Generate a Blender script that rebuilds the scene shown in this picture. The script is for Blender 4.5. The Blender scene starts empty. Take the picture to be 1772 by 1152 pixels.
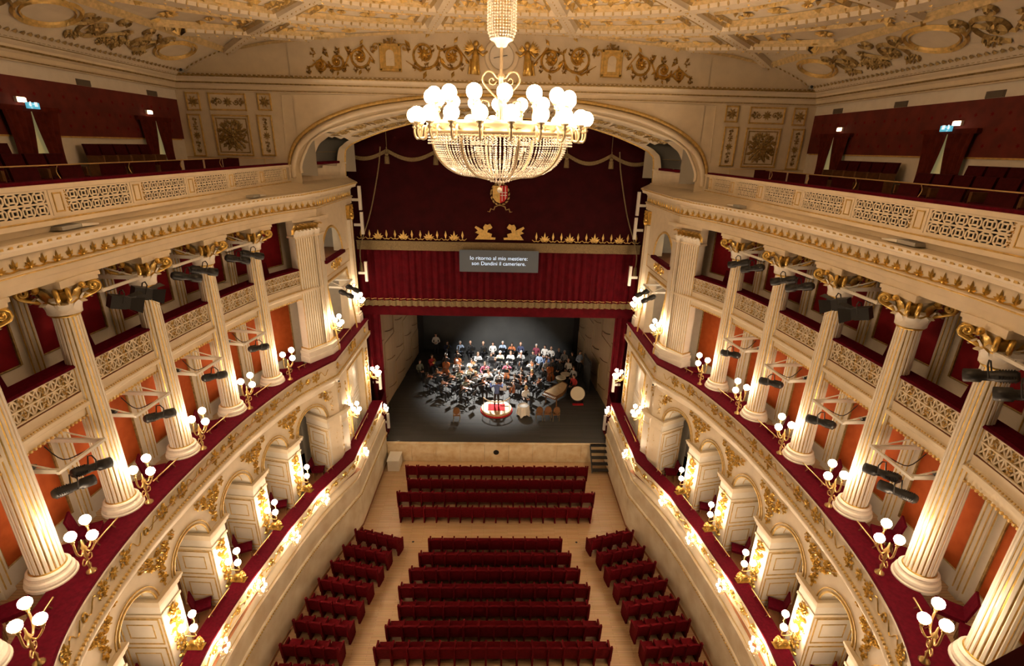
import bpy, math, random
from math import sin, cos, pi, radians, sqrt, atan2, hypot
from mathutils import Vector, Matrix

# ------------------------------------------------------------------ camera, light, exposure
SC = bpy.context.scene
COL = SC.collection
CAMX, CAMZ = 0.05, 16.7
YAW, PITCH, ROLL, FPX = radians(1.565), radians(20.3), radians(1.355), 868.0
_f = Vector((sin(YAW)*cos(PITCH), cos(YAW)*cos(PITCH), -sin(PITCH)))
_r = Vector((cos(YAW), -sin(YAW), 0)); _u = _r.cross(_f)
_r2 = cos(ROLL)*_r + sin(ROLL)*_u; _u2 = -sin(ROLL)*_r + cos(ROLL)*_u
cd = bpy.data.cameras.new('camera'); cd.sensor_width = 36.0; cd.sensor_fit = 'HORIZONTAL'
cd.lens = FPX/1772*36.0; cd.clip_end = 200; cd.clip_start = 0.05
co = bpy.data.objects.new('camera', cd); COL.objects.link(co)
co.matrix_world = Matrix(((_r2.x,_u2.x,-_f.x,CAMX),(_r2.y,_u2.y,-_f.y,0),(_r2.z,_u2.z,-_f.z,CAMZ),(0,0,0,1)))
SC.camera = co
SC.view_settings.view_transform = 'Standard'; SC.view_settings.look = 'None'
SC.view_settings.gamma = 1.0; SC.view_settings.use_curve_mapping = False
SC.view_settings.exposure = 0.24
w = bpy.data.worlds.new('world'); SC.world = w; w.use_nodes = True
w.node_tree.nodes['Background'].inputs[0].default_value = (1.0, .8, .55, 1)
w.node_tree.nodes['Background'].inputs[1].default_value = 0.01

WARM = (1.0, .64, .36)
SOFT = (1.0, .73, .48)
E_CHAND, E_GLOBE, E_CRYST = 31.0, 56.0, 210.0

def spot(name, loc, target, energy, size, blend=.5, col=(1,.95,.88), radius=.25):
    l = bpy.data.lights.new(name, 'SPOT'); l.energy = energy; l.spot_size = radians(size); l.spot_blend = blend
    l.color = col; l.shadow_soft_size = radius
    o = bpy.data.objects.new(name, l); COL.objects.link(o); o.location = loc
    d = Vector(target)-Vector(loc); o.rotation_euler = d.to_track_quat('-Z','Y').to_euler()
    return o
spot('stage_light', (-.5, 34.2, 9.8), (-.5, 31.2, 1.2), 19000, 60, .9)
spot('stage_light', (-1.2, 27.4, 9.6), (.3, 34.6, 2.0), 9000, 44, .8)
for _sx in (-1,1):
    for _z,_e in ((13.2,14),(10.6,14)):
        _l = bpy.data.lights.new('box_room_light','POINT'); _l.energy = _e; _l.color = (1,.85,.65); _l.shadow_soft_size = .1
        _o = bpy.data.objects.new('box_room_light',_l); COL.objects.link(_o); _o.location = (_sx*8.0,21.0,_z)
SC.cycles.max_bounces = 4; SC.cycles.diffuse_bounces = 3; SC.cycles.glossy_bounces = 2; SC.cycles.transmission_bounces = 2

# ------------------------------------------------------------------ materials
MATS = {}
def mat(name, col, rough=.6, metal=0.0, noise=None, bump=None, emit=None, sheen=0.0, spec=None, objcol=False, trans=0.0, coat=0.0):
    """procedural material: noise=(scale, amount[, other colour]), bump=(scale, strength)"""
    m = bpy.data.materials.new(name); m.use_nodes = True
    nt = m.node_tree; N = nt.nodes; L = nt.links; b = N['Principled BSDF']
    b.inputs['Base Color'].default_value = (*col, 1); b.inputs['Roughness'].default_value = rough
    b.inputs['Metallic'].default_value = metal
    if spec is not None: b.inputs['Specular IOR Level'].default_value = spec
    if sheen: b.inputs['Sheen Weight'].default_value = sheen; b.inputs['Sheen Roughness'].default_value = .4; b.inputs['Sheen Tint'].default_value = (*col, 1)
    if coat: b.inputs['Coat Weight'].default_value = coat
    if trans: b.inputs['Transmission Weight'].default_value = trans; b.inputs['IOR'].default_value = 1.45
    src = None
    if objcol:
        oi = N.new('ShaderNodeObjectInfo'); src = oi.outputs['Color']; L.new(src, b.inputs['Base Color'])
    if noise or bump:
        tc = N.new('ShaderNodeTexCoord')
    if noise:
        t = N.new('ShaderNodeTexNoise'); t.inputs['Scale'].default_value = noise[0]; t.inputs['Detail'].default_value = 4
        L.new(tc.outputs['Object'], t.inputs['Vector'])
        r = N.new('ShaderNodeValToRGB'); r.color_ramp.elements[0].position = .35; r.color_ramp.elements[1].position = .65
        o = noise[2] if len(noise) > 2 else tuple(c*(1-noise[1]) for c in col)
        r.color_ramp.elements[0].color = (*o, 1); r.color_ramp.elements[1].color = (*col, 1)
        L.new(t.outputs['Fac'], r.inputs['Fac'])
        if src is None: L.new(r.outputs['Color'], b.inputs['Base Color'])
    if bump:
        t2 = N.new('ShaderNodeTexNoise'); t2.inputs['Scale'].default_value = bump[0]
        L.new(tc.outputs['Object'], t2.inputs['Vector'])
        bp = N.new('ShaderNodeBump'); bp.inputs['Strength'].default_value = bump[1]; bp.inputs['Distance'].default_value = .02
        L.new(t2.outputs['Fac'], bp.inputs['Height']); L.new(bp.outputs['Normal'], b.inputs['Normal'])
    if emit:
        b.inputs['Emission Color'].default_value = (*emit[0], 1); b.inputs['Emission Strength'].default_value = emit[1]
    MATS[name] = m
    return m
mat('cream', (.80,.70,.53), .5, noise=(3, .08))
mat('white_plaster', (.83,.78,.68), .5, noise=(4, .06))
mat('marble', (.80,.73,.58), .38, noise=(1.6, .1, (.66,.56,.40)))
mat('gold', (.86,.58,.16), .34, metal=.85, noise=(9, .35))
mat('gilt', (.80,.55,.18), .45, metal=.35, noise=(9, .3))
mat('pale_gilt', (.74,.56,.27), .5, metal=.15, noise=(9, .3))
mat('old_gold', (.50,.35,.13), .5, metal=.5, noise=(12, .45))
mat('velvet', (.095,.0018,.010), .85, noise=(14, .3), spec=.08)
mat('seat_velvet', (.11,.0015,.006), .8, noise=(10, .3), spec=.1)
mat('dark_velvet', (.06,.005,.007), .8, noise=(10, .35), spec=.1)
mat('drape', (.13,.020,.012), .8, noise=(6, .35), spec=.1)
mat('curtain_red', (.092,.002,.007), .8, noise=(3, .3), spec=.1)
mat('curtain_dark', (.034,.002,.004), .8, noise=(2, .3), spec=.1)
mat('fringe', (.25,.18,.08), .7, noise=(30, .5))
mat('brass', (.72,.52,.22), .3, metal=.9)
mat('lamp_metal', (.62,.52,.36), .42, metal=.8)
mat('orange_panel', (.40,.085,.018), .75, noise=(5, .25, (.34,.065,.014)), spec=.2)
mat('red_panel', (.20,.007,.013), .8, noise=(2.5, .3), spec=.15)
mat('gallery_red', (.16,.018,.011), .75, noise=(3.0, .35))
mat('brown_panel', (.33,.14,.06), .6, noise=(2.0,.2))
mat('black', (.010,.010,.011), .45, bump=(40,.1))
mat('black_iron', (.016,.016,.017), .5)
mat('white_paint', (.80,.78,.72), .4)
mat('grey_metal', (.45,.45,.42), .4, metal=.3)
mat('backdrop', (.055,.056,.055), .9, noise=(.6, .25))
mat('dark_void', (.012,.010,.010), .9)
mat('skin', (.62,.36,.25), .55)
mat('hair', (.05,.03,.02), .6, objcol=True)
mat('cloth', (.5,.5,.5), .8, objcol=True)
mat('trousers', (.018,.018,.022), .8)
mat('shoe', (.008,.008,.008), .4)
mat('violin_wood', (.34,.095,.025), .3, noise=(8,.3), coat=.4)
mat('light_wood', (.72,.52,.30), .45, noise=(6,.2))
mat('chair_wood', (.22,.10,.035), .45, noise=(8,.3))
mat('paper', (.85,.84,.80), .7)
mat('white_cloth', (.80,.76,.68), .8, bump=(20,.1))
mat('silver', (.80,.80,.78), .2, metal=1.0)
mat('brass_horn', (.80,.55,.18), .2, metal=1.0)
mat('red_carpet', (.55,.012,.02), .9, noise=(20,.2))
mat('drum_skin', (.74,.66,.50), .6)
mat('screen', (.055,.058,.058), .5, emit=((.25,.27,.27), .10))
mat('screen_text', (.6,.75,.9), .5, emit=((.55,.72,.95), .75))
mat('globe', (1,.95,.85), .4, emit=(SOFT, E_GLOBE))
mat('globe_chandelier', (1,.95,.85), .4, emit=(WARM, E_CHAND))
mat('globe_crystal', (1,.95,.85), .3, emit=(SOFT, E_CRYST))
mat('lamp_face', (1,.95,.85), .4, emit=((1.0,.62,.36), 9.0))
mat('exit_face', (.1,.5,.65), .4, emit=((.12,.55,.75), .55))
mat('exit_symbol', (.9,.95,.95), .4, emit=((.8,.95,1.0), .7))
mat('door_light', (.72,.66,.34), .6, emit=((.75,.66,.28), .16))  # faint emission puts the doorway's light into the door colour
mat('crystal', (.95,.93,.90), .12, spec=1.0, coat=1.0)
mat('clear_glass', (.95,.93,.90), .05, trans=.9)
mat('vent', (.16,.13,.10), .6)

def wood_floor(name, c1, c2, plank_w, plank_l, rough):
    m = bpy.data.materials.new(name); m.use_nodes = True; nt = m.node_tree; N = nt.nodes; L = nt.links; b = N['Principled BSDF']
    tc = N.new('ShaderNodeTexCoord'); mp = N.new('ShaderNodeMapping'); L.new(tc.outputs['Object'], mp.inputs['Vector'])
    br = N.new('ShaderNodeTexBrick'); L.new(mp.outputs['Vector'], br.inputs['Vector'])
    br.inputs['Scale'].default_value = 1.0; br.inputs['Brick Width'].default_value = plank_l; br.inputs['Row Height'].default_value = plank_w
    br.inputs['Mortar Size'].default_value = .004; br.inputs['Color1'].default_value = (*c1,1); br.inputs['Color2'].default_value = (*c2,1)
    br.inputs['Mortar'].default_value = tuple(x*.5 for x in c2)+(1,); br.inputs['Bias'].default_value = -.1
    n = N.new('ShaderNodeTexNoise'); n.inputs['Scale'].default_value = 3; n.inputs['Detail'].default_value = 6
    mp2 = N.new('ShaderNodeMapping'); mp2.inputs['Scale'].default_value = (.6,12,1); L.new(tc.outputs['Object'], mp2.inputs['Vector']); L.new(mp2.outputs['Vector'], n.inputs['Vector'])
    mx = N.new('ShaderNodeMixRGB'); mx.blend_type = 'MULTIPLY'; mx.inputs['Fac'].default_value = .35
    L.new(br.outputs['Color'], mx.inputs['Color1']); L.new(n.outputs['Color'], mx.inputs['Color2']); L.new(mx.outputs['Color'], b.inputs['Base Color'])
    b.inputs['Roughness'].default_value = rough; MATS[name] = m
wood_floor('parquet', (.72,.50,.29), (.62,.41,.22), .07, 1.1, .32)
wood_floor('stage_boards', (.075,.075,.073), (.060,.060,.058), .14, 5.0, .72)
MATS['stage_boards'].node_tree.nodes['Principled BSDF'].inputs['Specular IOR Level'].default_value = .2
mat('stage_front', (.90,.78,.56), .45, noise=(2.2, .12, (.74,.55,.30)))
wood_floor('shell_wood', (.58,.42,.25), (.50,.35,.20), .6, 6.0, .55)

# ------------------------------------------------------------------ mesh helpers
class MB:
    def __init__(s): s.v = []; s.f = []; s.m = []
    def add(s, vs, fs, mi=0):
        o = len(s.v); s.v += vs; s.f += [tuple(i+o for i in f) for f in fs]; s.m += [mi]*len(fs); return s
    def box(s, c, d, rz=0.0, mi=0, taper=1.0):
        x,y,z = d[0]/2,d[1]/2,d[2]/2; cs,sn = cos(rz),sin(rz); vs = []
        for k in (-1,1):
            t = taper if k > 0 else 1
            for a,b in ((-1,-1),(1,-1),(1,1),(-1,1)):
                px,py = a*x*t,b*y*t; vs.append((c[0]+px*cs-py*sn, c[1]+px*sn+py*cs, c[2]+k*z))
        return s.add(vs, [(3,2,1,0),(4,5,6,7),(0,1,5,4),(1,2,6,5),(2,3,7,6),(3,0,4,7)], mi)
    def hexa(s, p, mi=0):   # 8 points: bottom 4, top 4
        return s.add([tuple(q) for q in p], [(3,2,1,0),(4,5,6,7),(0,1,5,4),(1,2,6,5),(2,3,7,6),(3,0,4,7)], mi)
    def beam(s, a, b, w, h, mi=0, up=(0,0,1)):
        a,b = Vector(a),Vector(b); d = (b-a).normalized(); u = Vector(up)
        if abs(d.dot(u)) > .95: u = Vector((0,1,0))
        x = d.cross(u).normalized(); y = x.cross(d)
        p = [a-x*w/2-y*h/2, a+x*w/2-y*h/2, a+x*w/2+y*h/2, a-x*w/2+y*h/2]
        q = [v+(b-a) for v in p]
        return s.add([tuple(t) for t in p+q], [(3,2,1,0),(4,5,6,7),(0,1,5,4),(1,2,6,5),(2,3,7,6),(3,0,4,7)], mi)
    def tube(s, pts, r, n=6, mi=0, cap=True):
        pts = [Vector(p) for p in pts]; k = len(pts); rs = r if isinstance(r,(list,tuple)) else [r]*k
        vs = []; ref = None
        for i,p in enumerate(pts):
            d = (pts[min(i+1,k-1)]-pts[max(i-1,0)])
            d = d.normalized() if d.length > 1e-9 else Vector((0,0,1))
            if ref is None: ref = Vector((0,0,1)) if abs(d.z) < .9 else Vector((1,0,0))
            x = (ref - d*ref.dot(d))
            x = x.normalized() if x.length > 1e-6 else d.orthogonal().normalized()
            ref = x; y = d.cross(x)
            for j in range(n):
                a = 2*pi*j/n; vs.append(tuple(p + (x*cos(a)+y*sin(a))*rs[i]))
        fs = [(i*n+j, i*n+(j+1)%n, (i+1)*n+(j+1)%n, (i+1)*n+j) for i in range(k-1) for j in range(n)]
        if cap: fs += [tuple(range(n-1,-1,-1)), tuple((k-1)*n+j for j in range(n))]
        return s.add(vs, fs, mi)
    def lathe(s, prof, c=(0,0,0), n=16, mi=0, axis=None, a0=0, a1=2*pi):
        # prof (r,z)
        full = abs(a1-a0-2*pi) < 1e-6; m = n if full else n+1; vs = []
        for r,z in prof:
            for j in range(m):
                a = a0+(a1-a0)*j/n; vs.append((r*cos(a), r*sin(a), z))
        if axis is not None:
            R = Vector(axis).normalized().to_track_quat('Z','Y').to_matrix(); vs = [tuple(R @ Vector(v)) for v in vs]
        vs = [(v[0]+c[0], v[1]+c[1], v[2]+c[2]) for v in vs]; fs = []
        for i in range(len(prof)-1):
            for j in range(n if full else n):
                k = (j+1) % m if full else j+1
                fs.append((i*m+j, i*m+k, (i+1)*m+k, (i+1)*m+j))
        return s.add(vs, fs, mi)
    def ball(s, c, r, n=10, m=6, mi=0, sc=(1,1,1)):
        vs = [(c[0],c[1],c[2]-r*sc[2])]
        for i in range(1,m):
            t = -pi/2+pi*i/m
            for j in range(n):
                a = 2*pi*j/n; vs.append((c[0]+r*cos(t)*cos(a)*sc[0], c[1]+r*cos(t)*sin(a)*sc[1], c[2]+r*sin(t)*sc[2]))
        vs.append((c[0],c[1],c[2]+r*sc[2])); T = len(vs)-1
        fs = [(0,1+(j+1)%n,1+j) for j in range(n)]
        for i in range(m-2):
            for j in range(n): fs.append((1+i*n+j,1+i*n+(j+1)%n,1+(i+1)*n+(j+1)%n,1+(i+1)*n+j))
        fs += [(1+(m-2)*n+j,1+(m-2)*n+(j+1)%n,T) for j in range(n)]
        return s.add(vs, fs, mi)
    def quad(s, a,b,c,d, mi=0): return s.add([tuple(a),tuple(b),tuple(c),tuple(d)], [(0,1,2,3)], mi)
    def sweep(s, path, prof, closed=False, mi=0, caps=False):
        """path: list of (x,y,nx,ny) with outward normals; prof: list of (o,z)"""
        k = len(prof); vs = [(x+nx*o, y+ny*o, z) for (x,y,nx,ny) in path for (o,z) in prof]; fs = []
        kk = k if closed else k-1
        for i in range(len(path)-1):
            for j in range(kk):
                a = i*k+j; b = i*k+(j+1)%k; fs.append((a, b, b+k, a+k))
        if caps and closed: fs += [tuple(range(k)), tuple((len(path)-1)*k+j for j in range(k))]
        return s.add(vs, fs, mi)
    def mirrored(s):
        o = MB(); o.v = [(-x,y,z) for x,y,z in s.v]; o.f = [tuple(reversed(f)) for f in s.f]; o.m = list(s.m); return o
    def mesh(s, name, mats, smooth=False):
        me = bpy.data.meshes.new(name); me.from_pydata([tuple(v) for v in s.v], [], s.f)
        for m in (mats if isinstance(mats,(list,tuple)) else [mats]): me.materials.append(MATS[m])
        if any(s.m): me.polygons.foreach_set('material_index', s.m)
        if smooth: me.polygons.foreach_set('use_smooth', [True]*len(s.f))
        me.update(); return me
    def build(s, name, mats, parent=None, smooth=False, label=None):
        return link(name, s.mesh(name, mats, smooth), parent, label)
def link(name, data, parent=None, label=None, loc=None, rz=0.0):
    o = bpy.data.objects.new(name, data); COL.objects.link(o); o.parent = parent
    if loc is not None: o.location = loc
    if rz: o.rotation_euler = (0,0,rz)
    if label: o['label'] = label
    return o
def tag(o, label, cat, group=None, kind=None):
    o['label'] = label; o['category'] = cat
    if group: o['group'] = group
    if kind: o['kind'] = kind
    return o
def struct(o, label, cat): return tag(o, label, cat, kind='structure')
def thing(name, label, cat, loc=(0,0,0), rz=0.0, group=None):
    o = bpy.data.objects.new(name, None); COL.objects.link(o); o.location = loc; o.rotation_euler = (0,0,rz); o.empty_display_size = .1
    return tag(o, label, cat, group)
SIDE = {-1: 'left', 1: 'right'}
ORD = ['zeroth','first','second','third','fourth','fifth','sixth','seventh','eighth','ninth','tenth','eleventh','twelfth','thirteenth','fourteenth','fifteenth','sixteenth','seventeenth','eighteenth','nineteenth','twentieth']

# ------------------------------------------------------------------ rings (plan curves of the tiers, right-hand side, from the stage towards the back)
def catmull(P, n=8):
    out = []
    for i in range(len(P)-1):
        p0 = P[max(i-1,0)]; p1 = P[i]; p2 = P[i+1]; p3 = P[min(i+2,len(P)-1)]
        for k in range(n):
            t = k/n
            out.append(tuple(.5*((2*b)+(-a+c)*t+(2*a-5*b+4*c-d)*t*t+(-a+3*b-3*c+d)*t**3) for a,b,c,d in zip(p0,p1,p2,p3)))
    out.append(P[-1]); return out
class Ring:
    def __init__(s, straight, curve, step=.16):
        s.raw = list(straight[:-1]) + catmull(curve, 10) if straight else catmull(curve, 10)
        # resample, keep the kink
        pts = []
        base = s.raw
        for i in range(len(base)-1):
            a,b = base[i],base[i+1]; d = hypot(b[0]-a[0],b[1]-a[1]); n = max(1,int(round(d/step)))
            for k in range(n): pts.append((a[0]+(b[0]-a[0])*k/n, a[1]+(b[1]-a[1])*k/n))
        pts.append(base[-1]); s.p = pts
        s.l = [0.0]
        for i in range(1,len(pts)): s.l.append(s.l[-1]+hypot(pts[i][0]-pts[i-1][0], pts[i][1]-pts[i-1][1]))
        s.L = s.l[-1]; s.n = []
        for i in range(len(pts)):
            def nrm(a,b):
                dx,dy = b[0]-a[0],b[1]-a[1]; q = hypot(dx,dy) or 1; return (-dy/q, dx/q)
            n1 = nrm(pts[max(i-1,0)],pts[max(i,1)]) if i else nrm(pts[0],pts[1])
            n2 = nrm(pts[i],pts[i+1]) if i < len(pts)-1 else n1
            x,y = n1[0]+n2[0],n1[1]+n2[1]; q = hypot(x,y); x/=q; y/=q
            m = max(.5,x*n1[0]+y*n1[1]); s.n.append((x/m,y/m))
    def path(s, l0=None, l1=None):
        l0 = 0 if l0 is None else l0; l1 = s.L if l1 is None else l1
        out = [s.at(l0)]
        for i,l in enumerate(s.l):
            if l0+1e-4 < l < l1-1e-4: out.append((*s.p[i],*s.n[i]))
        out.append(s.at(l1)); return out
    def at(s, l):
        l = min(max(l,0),s.L); lo,hi = 0,len(s.l)-1
        while hi-lo > 1:
            m = (lo+hi)//2
            if s.l[m] <= l: lo = m
            else: hi = m
        t = (l-s.l[lo])/((s.l[hi]-s.l[lo]) or 1); a,b = s.p[lo],s.p[hi]; na,nb = s.n[lo],s.n[hi]
        return (a[0]+(b[0]-a[0])*t, a[1]+(b[1]-a[1])*t, na[0]+(nb[0]-na[0])*t, na[1]+(nb[1]-na[1])*t)
    def lY(s, Y):
        for i in range(len(s.p)-1):
            if (s.p[i][1]-Y)*(s.p[i+1][1]-Y) <= 0:
                a,b = s.p[i][1],s.p[i+1][1]; t = (Y-a)/((b-a) or 1); return s.l[i]+(s.l[i+1]-s.l[i])*t
        return s.L
R_WALL = Ring([(6.12,24.2),(6.15,19.0)], [(6.15,19.0),(6.52,17.68),(6.78,16.81),(7.02,15.82),(7.2,14.94),(7.34,13.95),(7.47,13.0),(7.56,12.2),(7.64,11.0),(7.64,9.7),(7.5,8.4),(7.1,7.0),(6.5,5.8),(5.5,4.6),(4.1,3.6)])
R_P1 = Ring([(6.25,24.3),(6.27,18.9)], [(6.27,18.9),(6.95,16.85),(7.2,15.6),(7.41,14.4),(7.66,12.5),(7.79,10.96),(7.76,9.6),(7.58,8.4),(7.2,7.0),(6.6,5.8),(5.6,4.6),(4.2,3.6)])
R_P2 = Ring([(6.64,24.3),(6.66,19.05)], [(6.66,19.05),(7.15,18.0),(7.56,17.0),(7.95,15.1),(8.15,13.5),(8.24,11.5),(8.23,10.0),(8.1,8.6),(7.9,7.5),(7.66,6.7),(7.36,6.05),(6.85,5.2),(6.1,4.4),(4.9,3.5)])
R_COL = Ring(None, [(7.12,19.7),(7.72,18.5),(8.28,16.9),(8.65,14.7),(8.85,12.35),(8.92,10.05),(8.88,7.95),(8.5,6.0),(7.7,4.4),(6.2,3.0)])
COLS = [(8.28,16.9),(8.65,14.7),(8.85,12.35),(8.92,10.05),(8.88,7.95),(8.52,6.05)]
R_NOSE = Ring([(6.42,24.5),(6.5,18.3)], [(6.5,18.3),(6.95,16.6),(7.35,14.4),(7.62,12.3),(7.78,10.2),(7.9,8.2),(7.8,6.4),(7.2,4.4)])
R_BAL = Ring(None, [(7.95,20.0),(8.0,17.0),(8.03,13.0),(8.04,9.0),(8.0,6.5),(7.7,4.6),(7.0,3.0)])

# ------------------------------------------------------------------ relief ornament, built flat in (u, v, h) and mapped onto a surface
class Orn:
    def __init__(s): s.v = []; s.f = []
    def ribbon(s, pts, w, h):
        k = len(pts); o = len(s.v)
        for i,(x,y) in enumerate(pts):
            a = pts[max(i-1,0)]; b = pts[min(i+1,k-1)]; dx,dy = b[0]-a[0],b[1]-a[1]; q = hypot(dx,dy) or 1; nx,ny = -dy/q,dx/q
            t = w*(1 if i < k-1 else .35)*(1 if i else .6)
            s.v += [(x-nx*t,y-ny*t,0),(x,y,h),(x+nx*t,y+ny*t,0)]
        for i in range(k-1):
            a = o+i*3; s.f += [(a,a+1,a+4,a+3),(a+1,a+2,a+5,a+4)]
    def spiral(s, cx, cy, r, turns=1.4, a0=0.0, d=1, w=.012, h=.02, n=18, rin=.15):
        pts = []
        for i in range(n+1):
            t = i/n; rr = r*(1-(1-rin)*t); a = a0+d*2*pi*turns*t; pts.append((cx+rr*cos(a), cy+rr*sin(a)))
        s.ribbon(pts, w, h); s.dome(cx, cy, r*rin*1.3, h*1.2, 6)
    def leaf(s, x, y, a, l, w, h):
        o = len(s.v); c,sn = cos(a),sin(a); px,py = -sn,c
        s.v += [(x,y,0),(x+c*l*.45+px*w,y+sn*l*.45+py*w,0),(x+c*l,y+sn*l,h*.5),(x+c*l*.45-px*w,y+sn*l*.45-py*w,0),(x+c*l*.42,y+sn*l*.42,h)]
        s.f += [(o,o+4,o+1),(o+1,o+4,o+2),(o+2,o+4,o+3),(o+3,o+4,o)]
    def dome(s, x, y, r, h, n=8):
        o = len(s.v)
        for k,(q,z) in enumerate(((1,0),(.6,.8))):
            for j in range(n): s.v.append((x+r*q*cos(2*pi*j/n), y+r*q*sin(2*pi*j/n), h*z))
        s.v.append((x,y,h))
        for j in range(n): s.f += [(o+j,o+(j+1)%n,o+n+(j+1)%n,o+n+j),(o+n+j,o+n+(j+1)%n,o+2*n)]
    def rosette(s, x, y, r, h=.03, n=8):
        for j in range(n): s.leaf(x,y,2*pi*j/n+.2,r,r*.22,h*.7)
        s.dome(x,y,r*.34,h,6)
    def ring(s, x, y, rx, ry, w, h, n=28):
        s.ribbon([(x+rx*cos(2*pi*i/n), y+ry*sin(2*pi*i/n)) for i in range(n+1)], w, h)
    def frame(s, x0, y0, x1, y1, w, h):
        for a,b in (((x0,y0),(x1,y0)),((x1,y0),(x1,y1)),((x1,y1),(x0,y1)),((x0,y1),(x0,y0))):
            o = len(s.v); dx,dy = b[0]-a[0],b[1]-a[1]; q = hypot(dx,dy) or 1; dx/=q; dy/=q; nx,ny = -dy*w,dx*w
            a = (a[0]-dx*w,a[1]-dy*w); b = (b[0]+dx*w,b[1]+dy*w)
            s.v += [(a[0]-nx,a[1]-ny,0),(a[0]-nx*.5,a[1]-ny*.5,h),(a[0]+nx*.5,a[1]+ny*.5,h),(a[0]+nx,a[1]+ny,0)]
            s.v += [(b[0]-nx,b[1]-ny,0),(b[0]-nx*.5,b[1]-ny*.5,h),(b[0]+nx*.5,b[1]+ny*.5,h),(b[0]+nx,b[1]+ny,0)]
            s.f += [(o,o+1,o+5,o+4),(o+1,o+2,o+6,o+5),(o+2,o+3,o+7,o+6)]
    def bouquet(s, x, y, w, h, n=26, seed=1, hh=.05, sym=True):
        r = random.Random(seed)
        for i in range(n):
            t = i/(n-1); yy = y+(t-.5)*h; ww = w*.5*(sin(pi*min(1,max(0,t*.92+.06)))**.6)*r.uniform(.25,1)
            for sg in ((1,-1) if sym else (r.choice((1,-1)),)):
                xx = x+sg*ww*r.uniform(.1,.75); a = pi/2*(1 if r.random() > .35 else -1) - sg*r.uniform(.3,1.3)
                l = min(w,h)*r.uniform(.22,.42)
                s.leaf(xx,yy,a,l,l*.28,hh*r.uniform(.6,1.1))
            if i % 4 == 1: s.rosette(x,yy,min(w,h)*.2,hh*1.2,7)
            if i % 5 == 2:
                for sg in (1,-1): s.spiral(x+sg*w*.25,yy,min(w,h)*.16,1.1,r.uniform(0,6),sg,min(w,h)*.035,hh*.8,10)
    def rinceau(s, L, H, period, seed=0, h=.03, w=None):
        n = max(1,int(round(L/period))); p = L/n; w = w or H*.045
        pts = [(L*i/(n*16), H*.22*sin(2*pi*i/32)) for i in range(n*16+1)]
        s.ribbon(pts, w, h*.8)
        for k in range(n):
            d = 1 if k % 2 == 0 else -1; cx = (k+.5)*p
            s.spiral(cx, -d*H*.06, min(H*.36,p*.42), 1.5, pi/2*d, -d, w, h, 18)
            s.rosette(cx, -d*H*.06, H*.15, h*1.3, 6)
            for a in (.6,2.5): s.leaf(cx+p*.42, d*H*.1, a*d, H*.3, H*.07, h)
            s.leaf(cx-p*.25, d*H*.28, 1.2*d, H*.2, H*.06, h)
    def to(s, mb, fn, mi=0):
        mb.add([fn(*q) for q in s.v], s.f, mi); return mb
def ring_map(R, l0, z0, off=0.0, slope=0.0):
    """u along the ring from l0, v up, h towards the house"""
    def fn(u, v, h):
        x,y,nx,ny = R.at(l0+u); o = off+slope*v-h
        return (x+nx*o, y+ny*o, z0+v)
    return fn
def plane_map(o, U, V):
    o,U,V = Vector(o),Vector(U).normalized(),Vector(V).normalized(); W = U.cross(V)
    return lambda u,v,h: tuple(o+U*u+V*v+W*h)
def sided(mb, s): return mb if s > 0 else mb.mirrored()
# ================================================================== FLOORS
def slab(name, x0,x1,y0,y1,z0,z1,m,label,cat):
    return struct(MB().box(((x0+x1)/2,(y0+y1)/2,(z0+z1)/2),(x1-x0,y1-y0,z1-z0)).build(name,m), label, cat)
slab('floor', -9.5,9.5,1.5,24.2, -.2,0,'parquet','pale oak parquet floor of the stalls','floor')
slab('floor_stage', -10.5,10.5,24.22,41, 0.9,1.2,'stage_boards','black painted boards of the stage floor','floor')
st = MB()
for i in range(9):
    x0 = -6.1+12.2*i/9; st.box((x0+12.2/18,24.16,.58),(12.2/9-.012,.1,1.14))
st.box((0,24.12,1.175),(12.24,.2,.05))
sf = struct(st.build('wall_stage_front','stage_front'), 'pale wooden panelled front wall of the stage', 'wall')
MB().lathe([(0,.03),(.14,.03),(.16,0)],(-.02,24.1,.62),16,axis=(0,-1,0)).build('vent_hole','black',sf,label='round black vent in the stage front')
# row of little floor sockets / lights in front of the seats
for i,x in enumerate((-5.6,-5.45,5.35,5.5)):
    tag(MB().lathe([(0,.02),(.035,.02),(.045,0)],(x,18.0,0),10).build('floor_light','lamp_face'), 'tiny bright floor light in the parquet near the %s wall, %s of the pair' % ('left' if x<0 else 'right', 'outer' if i in (0,3) else 'inner'), 'light', 'floor lights in the stalls')
for i in range(11):
    x = -4.6+.92*i
    tag(MB().lathe([(0,.006),(.05,.006),(.055,0)],(x,17.95,0),8).build('floor_socket','black_iron'), 'small dark socket set in the parquet, %s from the left' % ORD[i+1], 'socket', 'floor sockets in the stalls')

# ================================================================== TIERS (both sides)
lcol = [R_COL.lY(c[1]) for c in COLS]
PW = .74                     # pier width
ZSP, ZTOP = 5.85, 7.25       # arch springing, top of the arcade wall
# flat stretch beside the proscenium then the curve, for the entablature
R_ENT = Ring([(6.98,24.4),(6.98,19.6)], [(6.98,19.6),(7.42,18.4),(7.86,16.9),(8.23,14.7),(8.43,12.35),(8.5,10.05),(8.46,7.95),(8.1,6.05),(7.3,4.5)])
LK = R_ENT.lY(19.6)
def ent_path(f_straight):
    out = []
    for (x,y,nx,ny) in R_ENT.path():
        k = f_straight if y > 19.5 else f_straight+(1-f_straight)*min(1,(19.5-y)/1.2)
        out.append((x,y,nx*k,ny*k))
    return out

def bead(mb, R, l0, l1, off, z, size=.035, step=.09, mi=0):
    l = l0
    while l < l1:
        x,y,nx,ny = R.at(l); mb.box((x+nx*off,y+ny*off,z),(size,size,size),atan2(ny,nx),mi); l += step

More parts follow.
